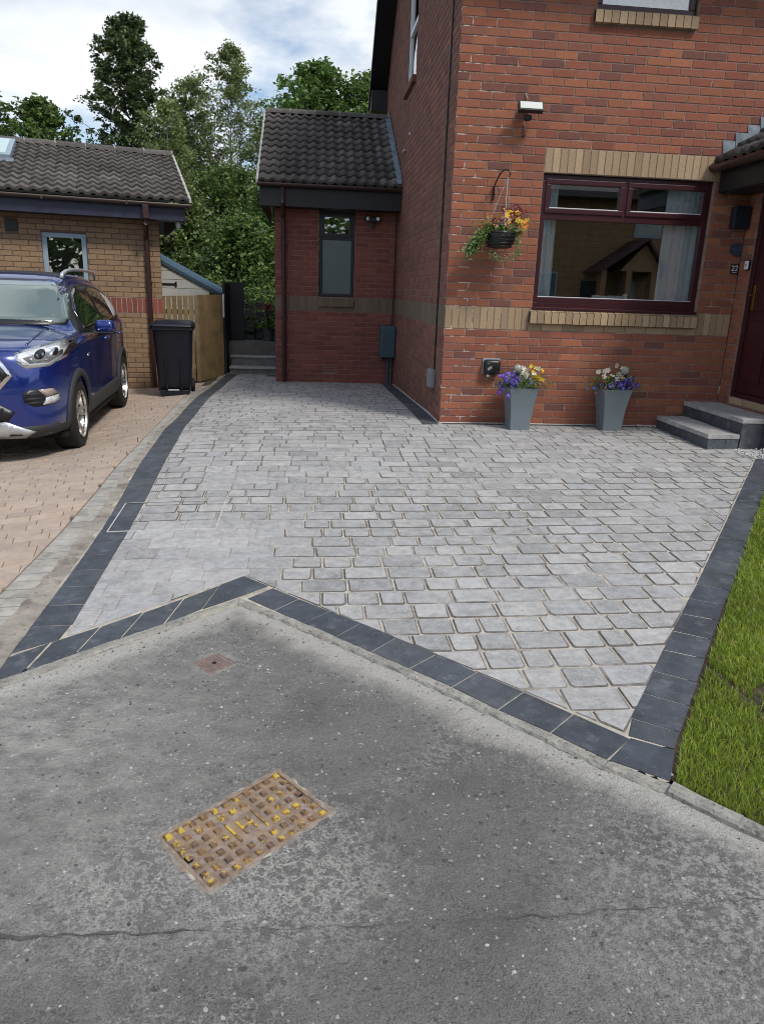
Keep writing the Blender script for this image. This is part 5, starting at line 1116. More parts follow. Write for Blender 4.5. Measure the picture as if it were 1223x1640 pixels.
# shed
sh_=empty('garden_shed','white boarded shed gable with a blue grey roof edge behind the fence','shed',(-5.15,7.6,-.3))
SL=.52
zt=lambda x: 2.23-(x-.55)*SL if x>.55 else 2.23-(.55-x)*SL
for k in range(9):
    z0=.9+k*.16; z1=z0+.152; 
    if z0>2.1: break
    hw=min(1.30,(2.20-z0)/SL); hw1=min(1.30,max(.02,(2.20-z1)/SL))
    MB().prism([(.55-hw,z0),(.55+hw,z0),(.55+hw1,z1),(.55-hw1,z1)],-.01,.015,'y').obj('board',m_shedw,sh_)
MB().box(-.7,1.8,.02,1.8,0,1.45).obj('body',m_shedw,sh_)
for s in (-1,1):
    MB().prism([(.55,2.26),(.55+s*1.50,2.26-1.50*SL),(.55+s*1.50,2.20-1.50*SL),(.55,2.20)],-.04,1.9,'y').obj('roof_slope',m_blueroof,sh_)
MB().cbox(.95,1.22,-.03,-.012,1.60,1.625,.003).obj('hinge',m_blackp,sh_); MB().cbox(1.20,1.235,-.032,-.01,1.57,1.655,.003).obj('hinge',m_blackp,sh_)
# bin
bn=empty('wheelie_bin','dark navy wheelie bin standing between the downpipe and the fence','bin',(-3.30,3.42,gz(-3.3,3.42)-.0),rad(6))
def loft(secs):
    mb=MB(); V=[];F_=[];n=len(secs[0])
    for s in secs: V+=s
    for i in range(len(secs)-1):
        for k in range(n): k2=(k+1)%n; F_.append((i*n+k,i*n+k2,(i+1)*n+k2,(i+1)*n+k))
    F_.append(tuple(range(n))[::-1]); F_.append(tuple((len(secs)-1)*n+k for k in range(n))); return mb.add(V,F_)
def rr(cx,cy,hx,hy,r,z,m_=3,tilt=0):
    o=[]
    for (sx,sy,a0) in ((1,1,0),(-1,1,PI/2),(-1,-1,PI),(1,-1,1.5*PI)):
        for k in range(m_+1): a=a0+k/m_*PI/2; x=cx+sx*(hx-r)+r*math.cos(a); y=cy+sy*(hy-r)+r*math.sin(a); o.append((x,y,z+tilt*(y-cy)))
    return o
loft([rr(0,0,.215,.22,.04,.06),rr(0,0,.225,.235,.04,.2),rr(0,-.02,.262,.30,.045,.90),rr(0,-.02,.268,.31,.045,.93)]).obj('body',m_binm,bn,True)
loft([rr(0,-.02,.295,.335,.04,.925),rr(0,-.02,.295,.335,.04,.965)]).obj('rim',m_binm,bn)
loft([rr(0,-.03,.292,.345,.05,.968),rr(0,-.03,.292,.34,.05,.995,tilt=.03),rr(0,-.01,.25,.28,.08,1.03,tilt=.03),rr(0,.0,.12,.15,.06,1.045)]).obj('lid',m_binm,bn,True)
for s in (-1,1):
    MB().lathe([(0,-.025),(.09,-.025),(.1,-.015),(.1,.015),(.09,.025),(0,.025)],22,0,Matrix.Translation((s*.235,.23,.10))@Matrix.Rotation(PI/2,4,'Y')).obj('wheel',m_rubber,bn,True)
    MB().cbox(s*.10-.012,s*.10+.012,-.262,-.24,.10,.55,.006,0,Matrix.Rotation(rad(4.5),4,'X')).obj('rib',m_binm,bn)
MB().tube([(-.25,.33,.95),(-.24,.38,.985),(.24,.38,.985),(.25,.33,.95)],.014,8).obj('handle',m_binm,bn,True)
MB().cbox(-.20,.20,-.245,-.20,.0,.085,.01).obj('foot',m_binm,bn); MB().cbox(-.09,.06,-.249,-.243,.078,.092,.002).obj('white_strip',m_white,bn)
bn.location.z=gz(-3.3,3.3)+.0
# planters
def petalmesh(col,r,n=5,cup=.3,eye=None):
    mb=MB(); V=[(0,0,0)];F_=[]
    for k in range(n):
        a=2*PI*k/n; b=len(V); V+=[(r*.75*math.cos(a-.5),r*.75*math.sin(a-.5),cup*r*.5),(r*math.cos(a),r*math.sin(a),cup*r),(r*.75*math.cos(a+.5),r*.75*math.sin(a+.5),cup*r*.5)]; F_.append((0,b,b+1,b+2))
    mb.add(V,F_,0); mb.add([(r*.22*math.cos(2*PI*k/6),r*.22*math.sin(2*PI*k/6),r*.12) for k in range(6)],[tuple(range(6))],1); return mb.mesh('flower',[petal[col],petal[eye or 'yellow']])
FM={(c,r):petalmesh(c,r) for c in petal for r in (.012,.018,.024,.031)}
def flowers(parent,spec,C0,R,face=(0,-1,.5)):
    """spec: list of (colour,size,n, centre offset, spread)"""
    f=Vector(face).normalized()
    for col,r,n,off,sp in spec:
        for i in range(n):
            p=Vector([C0[k]+off[k]+random.gauss(0,sp[k]*1.35) for k in range(3)]); d=(f+Vector([random.gauss(0,.5) for _ in range(3)])).normalized()
            o=bpy.data.objects.new('flower',FM[(col,r)]); link(o,parent); o.location=p; o.rotation_mode='QUATERNION'; o.rotation_quaternion=d.to_track_quat('Z','Y')
def planter(x,y,label,spec,lean,glx,seed):
    p=empty('flower_planter',label,'planter',(x,y,gz(x,y)-.002),rad(1.5)); z=0
    hw=lambda t:.098+.050*t**1.8+.004; secs=[]
    for k in range(9): t=k/8; secs.append(rr(0,0,hw(t),hw(t),.008,t*.425,2))
    secs+= [rr(0,0,hw(1)+.003,hw(1)+.003,.008,.43,2),rr(0,0,hw(1)-.012,hw(1)-.012,.008,.43,2),rr(0,0,hw(1)-.018,hw(1)-.018,.008,.39,2)]
    loft(secs).obj('pot',m_greypl,p)
    n=2400; C=RNG.normal(0,1,(n,3))*np.array([.115,.08,.07]); C[:,0]+=lean*C[:,0]*.2; C[:,2]=np.abs(C[:,2])+.425; leafobj('foliage',C,RNG.uniform(.007,.016,n),[l_broad,l_light,l_dark],p,.45,[.5,.25,.25])
    n=500; C=RNG.normal(0,1,(n,3))*np.array([.13,.07,.03]); C[:,2]+=.44; leafobj('foliage',C,RNG.uniform(.006,.012,n),[l_broad,l_dark],p,.45)
    flowers(p,spec,(0,-.03,.47),.1)
    g=empty('solar_globe_light','clear glass globe solar light pushed into the '+('left' if glx<0 else 'right')+' grey planter','garden light',(x+glx,y-.05,gz(x,y)),0,'solar globe lights')
    MB().lathe([(.045*math.sin(PI*k/12),.615-.045*math.cos(PI*k/12)) for k in range(13)],20).obj('globe',MAT('crackle_glass',[(.30,.29,.26)],.15,vscale=70,vamt=.6,spec=.9,bump=.003,bscale=80),g,True)
    MB().lathe([(0,.54),(.018,.545),(.03,.575),(.028,.585),(0,.585)],14).obj('collar',m_blackp,g,True); MB().tube([(0,0,.36),(0,0,.55)],.006,6).obj('stake',m_blackp,g)
planter(.775,-.25,'tapered grey planter of blue and white flowers below the wall light',[('violet',.031,34,(-.12,-.02,.0),(.045,.03,.035)),('blue',.018,20,(-.1,-.02,.02),(.05,.03,.03)),('white',.031,16,(.0,0,.11),(.08,.03,.035)),('yellow',.024,16,(.14,.0,.08),(.035,.03,.035)),('orange',.012,5,(.19,0,.02),(.02,.03,.03)),('blue',.018,5,(.05,-.03,.02),(.03,.02,.02)),('purple',.012,5,(.1,-.1,-.02),(.03,.02,.02))],0,-.055,1)
planter(1.775,-.20,'tapered grey planter of purple petunias beside the front steps',[('purple',.031,36,(.08,-.03,.0),(.05,.03,.025)),('violet',.024,52,(-.02,-.04,-.01),(.06,.03,.02)),('white',.031,18,(.0,-.02,.08),(.06,.03,.04)),('wine',.018,10,(-.15,-.02,.03),(.03,.03,.03)),('yellow',.012,4,(-.13,-.03,.05),(.03,.02,.02)),('orange',.018,4,(.05,0,.13),(.05,.02,.02)),('pink',.018,6,(-.14,-.03,-.04),(.03,.03,.03))],0,.085,2)
# hanging basket
wbk=empty('hanging_basket','black hanging basket of pansies and trailing variegated leaves','hanging basket',(.455,-.22,0))
MB().tube([(-.045,.205,2.20),(-.045,.205,2.33)],.010,6).obj('bracket_plate',m_blackp,wbk)
q=[(-.045,.2,2.24)]+[(-.045+.05*(1-math.cos(a)),.2-.20*math.sin(a)*.98,2.32+.13*math.sin(a)-.0*a) for a in (0,.3,.6,.9,1.2,1.57)]+[(.03,-.03,2.44),(.045,-.05,2.41),(.04,-.03,2.385)]
MB().tube(q,.007,7).obj('bracket',m_blackp,wbk,True)
MB().lathe([(.0,1.745),(.09,1.75),(.13,1.79),(.155,1.85),(.163,1.90),(.15,1.90),(.14,1.87),(0,1.86)],22).obj('bowl',m_blackp,wbk,True)
for k in range(5): z=1.765+k*.03; r_=.105+.055*((k+.5)/5)**.6+.004; MB().tube([(r_*math.cos(a),r_*math.sin(a),z) for a in [2*PI*i/24 for i in range(25)]],.005,5,cap=False).obj('wicker_band',m_blackp,wbk,True)
for a in (.6,2.7,4.7):
    MB().tube([(.150*math.cos(a),.150*math.sin(a),1.89),(.035,-.0,2.385)],.004,5).obj('chain',MAT('pale_chain',[(.40,.33,.29)],.5,vscale=60,vamt=.5),wbk)
n=1500; C=RNG.normal(0,1,(n,3))*np.array([.10,.08,.055]); C[:,2]=np.abs(C[:,2])+1.885; leafobj('foliage',C,RNG.uniform(.010,.022,n),[l_light,l_broad,l_var],wbk,.4,[.5,.25,.25])
n=1300; t=RNG.uniform(0,1,n)**.8; C=np.stack([-.10-.22*t+RNG.normal(0,.022,n),-.06+RNG.normal(0,.035,n),1.93-.24*t**1.3+RNG.normal(0,.028,n)],-1); leafobj('trailing_leaves',C,RNG.uniform(.010,.019,n),[l_var,l_light],wbk,.8)
n=260; t=RNG.uniform(0,1,n); C=np.stack([.15+.04*t+RNG.normal(0,.014,n),-.04+RNG.normal(0,.03,n),1.92-.24*t+RNG.normal(0,.02,n)],-1); leafobj('trailing_leaves',C,RNG.uniform(.006,.012,n),[l_var],wbk,.7)
n=260; t=RNG.uniform(0,1,n); C=np.stack([-.12+.26*t,-.10+RNG.normal(0,.03,n),1.70-.05*np.sin(t*PI)+RNG.normal(0,.022,n)],-1); leafobj('trailing_leaves',C,RNG.uniform(.005,.010,n),[l_var],wbk,.7)
flowers(wbk,[('yellow',.031,16,(.09,-.04,.05),(.04,.03,.035)),('orange',.031,8,(.10,-.04,.0),(.05,.03,.03)),('wine',.031,22,(.12,-.02,.10),(.045,.03,.03)),('wine',.031,16,(-.08,-.05,.0),(.045,.03,.025)),('pink',.024,16,(-.0,-.06,.0),(.06,.03,.025)),('orange',.018,4,(-.13,-.04,.06),(.03,.02,.02)),('wine',.018,3,(-.20,-.04,-.02),(.02,.02,.02)),('yellow',.018,4,(.02,-.02,.08),(.03,.02,.02)),('wine',.018,3,(.17,-.03,-.06),(.02,.02,.02))],(0,0,1.96),.1)
# ================================================================== CAR
def build_car(name,label,loc,rz,sc,paint,group=None):
    root=empty(name,label,'car',loc,rz,group,scale=sc)
    def I(xs,ys): return lambda y: float(np.interp(y,xs,ys))
    Wd=I([0,.03,.10,.25,.5,.85,1.4,2.2,3.3,3.9,4.25,4.45,4.52],[.52,.66,.76,.845,.895,.915,.915,.905,.910,.90,.85,.76,.66])
    Zt=I([0,.03,.10,.22,.5,.9,1.22,1.32,1.6,1.9,2.08,2.3,2.7,3.3,3.8,4.1,4.3,4.45,4.52],[.90,.99,1.04,1.07,1.105,1.135,1.165,1.185,1.37,1.56,1.635,1.67,1.69,1.68,1.64,1.58,1.38,1.08,.92])
    Zs=I([0,.1,.3,.8,1.25,2,3,3.9,4.3,4.52],[.74,.86,.96,1.025,1.05,1.05,1.08,1.13,1.10,.86])
    Zb=I([0,.1,.4,.9,3.6,4.2,4.52],[.30,.24,.21,.20,.20,.24,.34])
    gh=I([1.2,1.35,2.1,3.8,4.25,4.4],[0,.25,1,1,.8,0])
    ysn=[0,.03,.10,.22,.38,.6,.9,1.12,1.22,1.32,1.45,1.6,1.75,1.9,2.08,2.3,2.7,3.0,3.3,3.6,3.85,4.1,4.22,4.34,4.45,4.52]
    V=[];n=None
    for y in ysn:
        W=Wd(y);zt=Zt(y);zs=Zs(y);zb=Zb(y);g=gh(y)
        hr=zt-.045 if g<.01 else zt-.075
        hw=(1-g)*.80*W+g*.60
        P=[(0,zb),(W*.55,zb),(W*.90,zb+.015),(W*.985,zb+.09),(W*1.0,zb+.26),(W*1.0,(zb+.26+zs)/2),(W*1.0,zs-.05),(W*.975,zs),(W*.935,zs+.035*(1)),((W*.935*(1-.5)+hw*.5)+.02*g,(zs+.035+hr)/2+.02*g),(hw,hr),(hw*.86,zt-.022),(hw*.5,zt-.004),(0,zt)]
        P=[(x,z) for x,z in P]; n=len(P); V+=[(x,y,z) for x,z in P]+[(-x,y,z) for x,z in P[1:-1][::-1]]
    m_=2*n-2; F_=[]
    for i in range(len(ysn)-1):
        for k in range(m_): k2=(k+1)%m_; F_.append((i*m_+k,i*m_+k2,(i+1)*m_+k2,(i+1)*m_+k))
    F_.append(tuple(range(m_))[::-1]); F_.append(tuple((len(ysn)-1)*m_+k for k in range(m_)))
    me=MB().add(V,F_).mesh('body',[paint,m_plast,m_dark],True)
    o=bpy.data.objects.new('tmp_body',me); COL.objects.link(o); md=o.modifiers.new('s','SUBSURF'); md.levels=2; md.render_levels=2
    cut=MB()
    for yc in (.93,3.62):
        for s in (-1,1): 
            cut.lathe([(0,-.22),(.385,-.22),(.385,.30),(0,.30)],32,0,Matrix.Translation((s*.86,yc,.345))@Matrix.Rotation(s*PI/2,4,'Y'))
    co_=cut.obj('tmp_cut',m_dark); bm=bmesh.new(); bm.from_mesh(co_.data); bmesh.ops.remove_doubles(bm,verts=bm.verts,dist=1e-5); bmesh.ops.recalc_face_normals(bm,faces=bm.faces); bm.to_mesh(co_.data); bm.free()
    bpy.context.view_layer.update(); dg=bpy.context.evaluated_depsgraph_get(); ev=o.evaluated_get(dg); m0=bpy.data.meshes.new_from_object(ev); bvh=BVHTree.FromPolygons([v.co.copy() for v in m0.vertices],[tuple(p.vertices) for p in m0.polygons])
    bmod=o.modifiers.new('b','BOOLEAN'); bmod.object=co_; bmod.operation='DIFFERENCE'; bmod.solver='EXACT'
    bpy.context.view_layer.update(); dg=bpy.context.evaluated_depsgraph_get(); body=bpy.data.meshes.new_from_object(o.evaluated_get(dg)); body.name='body'
    bpy.data.objects.remove(o); bpy.data.objects.remove(co_)
    body.materials.clear(); [body.materials.append(x) for x in (paint,m_plast,m_dark)]
    for p in body.polygons:
        c=p.center; r_=min(math.hypot(c.y-.93,c.z-.345),math.hypot(c.y-3.62,c.z-.345))
        inwell=r_<.38 and abs(c.x)<.90
        p.material_index=2 if inwell else (1 if c.z<.29 else 0); p.use_smooth=not inwell
    bo=bpy.data.objects.new('body',body); link(bo,root)
    def patch(nm,poly,mat,view='front',off=.004,cuts=3,thick=.006,parent=None,mirror=True,raycut=None,dense=True):
        for s in ((1,-1) if mirror else (1,)):
            bm=bmesh.new(); pts=[]
            P=[(a*s if view in('front','top') else a,b) for a,b in poly]
            for i in range(len(P)):
                a,b=P[i],P[(i+1)%len(P)]; L_=math.hypot(b[0]-a[0],b[1]-a[1]); k=max(1,int(L_/.06))
                for j in range(k): pts.append(lerp(a,b,j/k))
            if view=='front': vs=[bm.verts.new((a,0,b)) for a,b in pts]
            elif view=='side': vs=[bm.verts.new((0,a,b)) for a,b in pts]
            else: vs=[bm.verts.new((a,b,0)) for a,b in pts]
            f=bm.faces.new(vs); bmesh.ops.triangulate(bm,faces=[f])
            for _ in range(cuts):
                E=[e for e in bm.edges if e.calc_length()>.07]
                if not E: break
                bmesh.ops.subdivide_edges(bm,edges=E,cuts=1); bmesh.ops.triangulate(bm,faces=bm.faces[:])
            ok=True
            for v in bm.verts:
                if view=='front': o_=Vector((v.co.x,-2,v.co.z)); d=Vector((0,1,0))
                elif view=='side': o_=Vector((s*3,v.co.y,v.co.z)); d=Vector((-s,0,0))
                else: o_=Vector((v.co.x,v.co.y,4)); d=Vector((0,0,-1))
                h=bvh.ray_cast(o_,d)
                if h[0] is None:
                    c0=Vector((0 if view!='side' else o_.x,2.2,1.0 if view!='top' else 4)); 
                    for kk in range(40):
                        o_=o_.lerp(Vector((0 if view!='side' else o_.x,o_.y if view=='front' else 2.2,1.0 if view!='top' else 4)),.02); h=bvh.ray_cast(o_,d)
                        if h[0] is not None: break
                if h[0] is None: h=bvh.find_nearest(o_+d*2.3)
                nn=h[1]; nn=nn if nn.dot(d)<0 else -nn; v.co=h[0]+nn*off
            bmesh.ops.recalc_face_normals(bm,faces=bm.faces[:])
            g=bmesh.ops.extrude_edge_only(bm,edges=[e for e in bm.edges if e.is_boundary]); 
            for v in [x for x in g['geom'] if isinstance(x,bmesh.types.BMVert)]:
                h=bvh.find_nearest(v.co); v.co=h[0]-(v.co-h[0]).normalized()*.004 if (v.co-h[0]).length>1e-6 else h[0]
            m2=bpy.data.meshes.new(nm); bm.to_mesh(m2); bm.free(); m2.materials.append(mat); m2.polygons.foreach_set('use_smooth',[True]*len(m2.polygons)); ob=bpy.data.objects.new(nm,m2); link(ob,parent or root); yield_.append(ob)
    yield_=[]
    gl=g_car
    patch('windscreen',[(-.70,1.185),(.70,1.185),(.735,1.22),(.64,1.50),(.575,1.575),(-.575,1.575),(-.64,1.50),(-.735,1.22)],gl,'front',.004,4,mirror=False)
    patch('windscreen_edge',[(-.725,1.165),(.725,1.165),(.765,1.21),(.665,1.51),(.595,1.60),(-.595,1.60),(-.665,1.51),(-.765,1.21)],m_blackp,'front',.002,4,mirror=False)
    patch('roof_panel',[(-.50,2.25),(.50,2.25),(.50,3.5),(-.50,3.5)],m_blackp,'top',.003,3,mirror=False)
    patch('window_surround',[(1.40,1.085),(2.0,1.075),(2.9,1.10),(3.7,1.14),(4.08,1.26),(3.95,1.42),(3.5,1.52),(2.9,1.565),(2.3,1.56),(2.0,1.50),(1.72,1.34)],m_blackp,'side',.003,4)
    patch('side_window',[(1.72,1.11),(2.70,1.12),(2.70,1.53),(2.32,1.53),(2.03,1.46),(1.80,1.32)],g_side,'side',.006,4)
    patch('side_window',[(2.78,1.125),(3.50,1.155),(3.52,1.47),(3.25,1.515),(2.78,1.535)],g_side,'side',.006,4)
    patch('side_window',[(3.56,1.17),(3.80,1.19),(3.97,1.27),(3.88,1.40),(3.58,1.46)],MAT('bright_glass',[(.55,.60,.62)],.1),'side',.006,3)
    # headlights
    patch('headlight_surround',[(0.57, 0.985), (0.6855, 1.03), (0.8242, 1.065), (0.8973, 1.07), (0.905, 1.0), (0.8919, 0.93), (0.8165, 0.875), (0.6702, 0.865), (0.6162, 0.9)],m_chrome,'front',.005,4)
    patch('headlight',[(0.6008, 0.975), (0.7009, 1.01), (0.8242, 1.042), (0.8719, 1.045), (0.8796, 0.99), (0.8688, 0.935), (0.8088, 0.893), (0.6855, 0.885), (0.6355, 0.913)],MAT('headlight_glass',[(.66,.68,.70)],.12,vscale=9,vamt=.35,spec=1,coat=1),'front',.011,4)
    patch('headlight_inner',[(0.6394, 0.945), (0.7471, 0.975), (0.8665, 0.99), (0.8703, 0.955), (0.8088, 0.905), (0.6933, 0.9)],MAT('lamp_dark',[(.16,.165,.17)],.15,vscale=40,vamt=.5,coat=1),'front',.014,3)
    patch('headlight_lens',[(.745+.035*math.cos(a),.965+.038*math.sin(a)) for a in [2*PI*i/14 for i in range(14)]],m_blackp,'front',.016,2)
    patch('headlight_lens',[(.825+.022*math.cos(a),.975+.032*math.sin(a)) for a in [2*PI*i/12 for i in range(12)]],m_chrome,'front',.018,2)
    patch('grille_frame',[(-.46,.975),(.46,.975),(.575,.815),(.42,.64),(-.42,.64),(-.575,.815)],m_chrome,'front',.008,4,mirror=False)
    patch('grille',[(-.435,.950),(.435,.950),(.535,.815),(.40,.667),(-.40,.667),(-.535,.815)],m_blackp,'front',.013,4,mirror=False)
    for z in (.75,.87): patch('grille_bar',[(-.47,z-.022),(.47,z-.022),(.48,z+.022),(-.48,z+.022)],m_chrome,'front',.022,3,mirror=False)
    patch('lower_grille',[(-0.425, 0.575), (0.425, 0.575), (0.5625, 0.5), (0.5, 0.42), (-0.5, 0.42), (-0.5625, 0.5)],m_blackp,'front',.006,4,mirror=False)
    patch('valance',[(-.89,.375),(.89,.375),(.87,.22),(-.87,.22)],m_plast,'front',.004,4,mirror=False)
    for z in (.455,.50,.545): patch('grille_slat',[(-.38,z-.008),(.38,z-.008),(.38,z+.006),(-.38,z+.006)],m_plast,'front',.012,2,mirror=False)
    patch('skid_plate',[(-0.696, 0.325), (-0.48, 0.42), (-0.396, 0.4), (0.396, 0.4), (0.48, 0.42), (0.696, 0.325), (0.6, 0.27), (-0.6, 0.27)],m_silver,'front',.010,4,mirror=False)
    patch('fog_recess',[(0.6249, 0.66), (0.6857, 0.69), (0.8225, 0.69), (0.8605, 0.61), (0.8301, 0.545), (0.7085, 0.54), (0.6401, 0.58)],m_blackp,'front',.005,4)
    for z in (.575,.61,.65): patch('fog_slat',[(.655,z-.006),(.754,z-.006),(.754,z+.006),(.655,z+.006)],m_plast,'front',.012,2)
    patch('fog_lamp',[(0.7389, 0.685), (0.8225, 0.685), (0.8491, 0.635), (0.7845, 0.62)],MAT('indicator_lens',[(.42,.33,.30)],.15,vscale=30,vamt=.3,coat=1),'front',.013,3)
    patch('fog_lamp',[(0.7845, 0.612), (0.8514, 0.625), (0.8514, 0.58), (0.8225, 0.555), (0.7617, 0.552), (0.7769, 0.59)],MAT('lamp_lens_clear',[(.55,.57,.58)],.12,vscale=30,vamt=.4,coat=1),'front',.013,3)
    for z in (.70,.71): patch('bonnet_crease',[(.1,.0)]*0 or [(.62,.30),(.64,.30),(.60,1.15),(.585,1.15)],paint,'top',.006,3); break
    # door lines, handles, sill strip
    for y0 in (1.52,2.74,3.78): patch('door_gap',[(y0,.42),(y0+.008,.42),(y0+.010,1.07),(y0+.002,1.07)],m_blackp,'side',.0015,3)
    for y0 in (2.50,3.50): patch('door_handle',[(y0,.955),(y0+.19,.965),(y0+.19,.99),(y0,.98)],paint,'side',.022,2)
    patch('sill_strip',[(1.30,.24),(3.26,.24),(3.20,.455),(1.36,.43)],m_plast,'side',.012,3)
    patch('side_badge',[(1.40,.86),(1.52,.88),(1.50,.90),(1.41,.885)],m_chrome,'side',.006,2)
    for yc in (.93,3.62):
        for s in (-1,1):
            # arch trim
            V=[];F_=[];n=30
            for i in range(n+1):
                a=-.22+ (PI+.44)*i/n; ring_=[]
                for rr_,of in ((.372,.0),(.378,.022),(.435,.020),(.445,.0)):
                    y=yc-rr_*math.cos(a); z=.345+rr_*math.sin(a); h=bvh.ray_cast(Vector((s*3,y,max(z,.24))),Vector((-s,0,0))); xx=h[0].x if h[0] is not None else s*.88
                    if abs(xx)<.80: xx=s*.80
                    V.append((xx+s*of,y,z))
            for i in range(n):
                for k in range(3): F_.append((4*i+k,4*i+k+1,4*i+k+5,4*i+k+4))
            MB().add(V,F_).obj('arch_trim',m_plast,root,True)
            wl=bpy.data.objects.new('wheel',None); link(wl,root); wl.location=(s*.80,yc,.345); wl.rotation_euler=(0,s*PI/2,0)
            MB().lathe([(.225,-.11),(.30,-.115),(.335,-.10),(.345,-.07),(.345,.07),(.335,.10),(.30,.115),(.25,.11),(.235,.10),(.225,.085),(.225,-.11)],40).obj('tyre',m_rubber,wl,True)
            MB().lathe([(.232,.112),(.228,.085),(.215,.05),(.21,-.10)],36).obj('rim',m_alloy,wl,True)
            MB().lathe([(0,-.02),(.205,-.02),(.205,-.03),(0,-.03)],24).obj('brake_disc',m_plast,wl)
            sp=MB()
            for k in range(5):
                a=2*PI*k/5+.3
                for da in (-.17,.17):
                    c_,s_=math.cos(a+da),math.sin(a+da); c2,s2=math.cos(a+da*.45),math.sin(a+da*.45); tx,ty=-s_,c_
                    q=[(.045*c2-.016*tx,.045*s2-.016*ty),(.045*c2+.016*tx,.045*s2+.016*ty),(.222*c_+.013*tx,.222*s_+.013*ty),(.222*c_-.013*tx,.222*s_-.013*ty)]
                    sp.add([(q[0][0],q[0][1],.06),(q[1][0],q[1][1],.06),(q[2][0],q[2][1],.098),(q[3][0],q[3][1],.098),(q[0][0],q[0][1],.02),(q[1][0],q[1][1],.02),(q[2][0],q[2][1],.06),(q[3][0],q[3][1],.06)],[(0,1,2,3),(0,4,5,1),(1,5,6,2),(2,6,7,3),(3,7,4,0)])
            sp.obj('spokes',m_alloy,wl); MB().lathe([(0,.075),(.045,.07),(.06,.055),(.06,.02)],20).obj('hub',m_alloy,wl,True)
    for s in (-1,1):
        pts=[(s*.585,2.02,1.62),(s*.59,2.05,1.66),(s*.60,2.20,1.695)]+[(s*(.60-.0),y,1.705+.012*math.sin((y-2.1)/1.8*PI)) for y in (2.5,2.9,3.3)]+[(s*.585,3.75,1.705),(s*.57,3.92,1.66),(s*.56,3.98,1.61)]
        MB().tube(pts,[.020,.022]+[.019]*6+[.012],8).obj('roof_rail',m_silver,root,True)
        mr_=MB(); mr_.cbox(-.10,.10,-.055,.055,-.065,.075,.05,0,Matrix.Translation((s*1.02,1.86,1.13))@Matrix.Rotation(s*rad(-8),4,'Z')); mi=mr_.obj('mirror',paint,root,True)
        MB().cbox(s*.93-.05,s*.93+.05,1.84,1.90,1.06,1.09,.012).obj('mirror_stalk',m_blackp,root); MB().cbox(-.105,.105,-.057,.05,-.072,-.045,.012,0,Matrix.Translation((s*1.02,1.86,1.13))@Matrix.Rotation(s*rad(-8),4,'Z')).obj('mirror_base',m_blackp,root,True)
    MB().tube([(.60,1.27,1.165),(.1,1.25,1.18),(-.05,1.24,1.19)],.010,6).obj('wiper',m_blackp,root); MB().tube([(-.12,1.27,1.175),(-.62,1.27,1.165)],.010,6).obj('wiper',m_blackp,root)
    MB().cbox(-.26,.26,-.03,-.015,.53,.64,.004).obj('number_plate',m_white,root); MB().box(-.85,.85,.5,4.1,.19,.24).obj('underbody',m_dark,root)
    return root
cr_=rad(4.6); sc_=1.0; ct_,st_=math.cos(cr_),math.sin(cr_); fx_,fy_=.905*sc_,.93*sc_
build_car('parked_car','blue SUV with silver roof rails parked on the peach block driveway',(-3.60-(fx_*ct_-fy_*st_),-.157-(fx_*st_+fy_*ct_),-.283),cr_,sc_,m_paint)
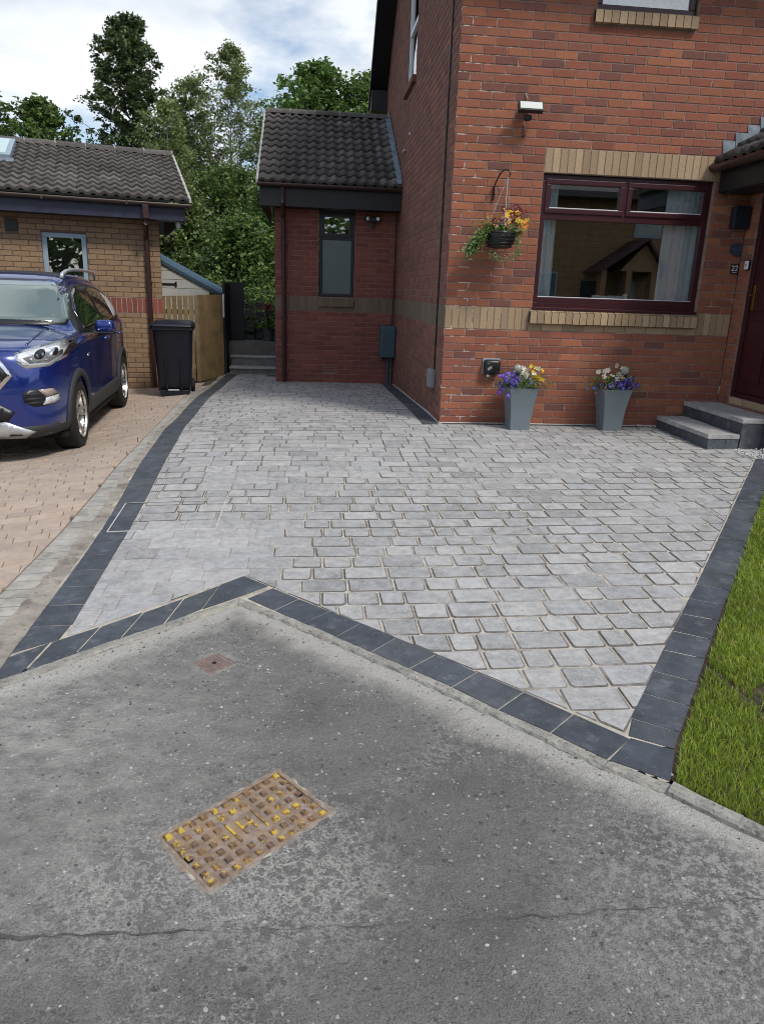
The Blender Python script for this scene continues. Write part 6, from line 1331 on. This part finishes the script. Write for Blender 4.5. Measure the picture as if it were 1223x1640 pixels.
# ================================================================== ACROSS THE ROAD (seen in the window glass)
oh=empty('opposite_house','buff brick house with a gabled brown porch across the road','house',(0,-21,0))
om=MAT('buff_wall_far',[(.30,.18,.09)],.9,vscale=4,vamt=.2)
ob=MB(); 
for (x0,x1,z0,z1) in ((4.4,5.6,-.4,5.2),(13,18,-.4,5.2),(5.6,13,1.0+1.2,5.2),(5.6,6.3,-.4,2.2),(8.0,13,-.4,2.2)): ob.box(x0,x1,-7,0,z0,z1)
ob.box(6.3,8.0,-7,0,-.4,.9); ob.obj('wall',om,oh)
MB().prism([(-8,5.0),(-3.5,8),(1,5.0),(1,4.8),(-8,4.8)][::-1],4.0,19,'x').obj('roof',m_tile,oh)
for (x0,x1,z0,z1) in ((6.3,8.0,.9,2.2),(6.6,7.5,3.6,4.7),(10.9,11.9,3.6,4.7)):
    wdo=bpy.data.objects.new('window',None); link(wdo,oh)
    MB().cbox(x0-.04,x1+.04,-.02,.06,z0-.04,z1+.04,.01).obj('frame',m_greyf,wdo); MB().box(x0+.03,x1-.03,.06,.07,z0+.03,z1-.03).obj('pane',MAT('far_pane',[(.10,.13,.14)],.1,spec=1),wdo)
m_ftile=MAT('far_brown_tile',[(.085,.045,.038)],.85,vscale=9,vamt=.3)
MB().prism([(9.9,2.3),(10.75,3.25),(11.5,2.3)],.0,1.5,'y').obj('porch_gable',om,oh)
for k in range(9): MB().prism([(9.05+k*.19,2.22+k*.13),(9.26+k*.19,2.36+k*.13),(9.26+k*.19,2.42+k*.13),(9.05+k*.19,2.30+k*.13)],-.0,1.8,'y').obj('porch_roof_course',m_ftile,oh)
MB().prism([(10.75,3.42),(11.65,2.25),(11.65,2.13),(10.75,3.28)],-.0,1.8,'y').obj('porch_roof',m_ftile,oh)
for (x0,x1) in ((9.2,9.4),(10.15,10.35),(11.1,11.4)): MB().box(x0,x1,1.1,1.5,-.4,2.32).obj('porch_pier',om,oh)
for k in range(22): MB().box(4.41,12.99,.0,.004,.0+k*.225,.012+k*.225).obj('brick_course_line',m_gmort,oh) if k%1==0 else 0
MB().cbox(9.0,9.95,.0,.05,-.3,1.95,.01).obj('door',m_black,oh); MB().box(10.5,10.95,.0,.5,.0,2.0).obj('side_light',m_greyf,oh)
MB().tube([(13.0,.1,5.0),(13.0,.1,-.4)],.05,8).obj('downpipe',m_brownp,oh)
build_car('parked_car','silver grey estate car parked across the road reflected in the window',(8.9,-17.2,-.42),rad(-88),.95,m_silv)
tree('street_tree','leafy tree across the road reflected in the front window',4.1,-17.5,-.4,6.5,rnd(1.4),40,4500,.12,[l_dark],m_bark,.15,None,.2,.3,40)
n=9000; C=np.stack([RNG.uniform(-30,34,n),RNG.uniform(-44,-40,n),RNG.uniform(0,6.5,n)],-1); leafobj('woodland_across_the_road',C,RNG.uniform(.3,.6,n),[l_dark])['kind']='stuff'
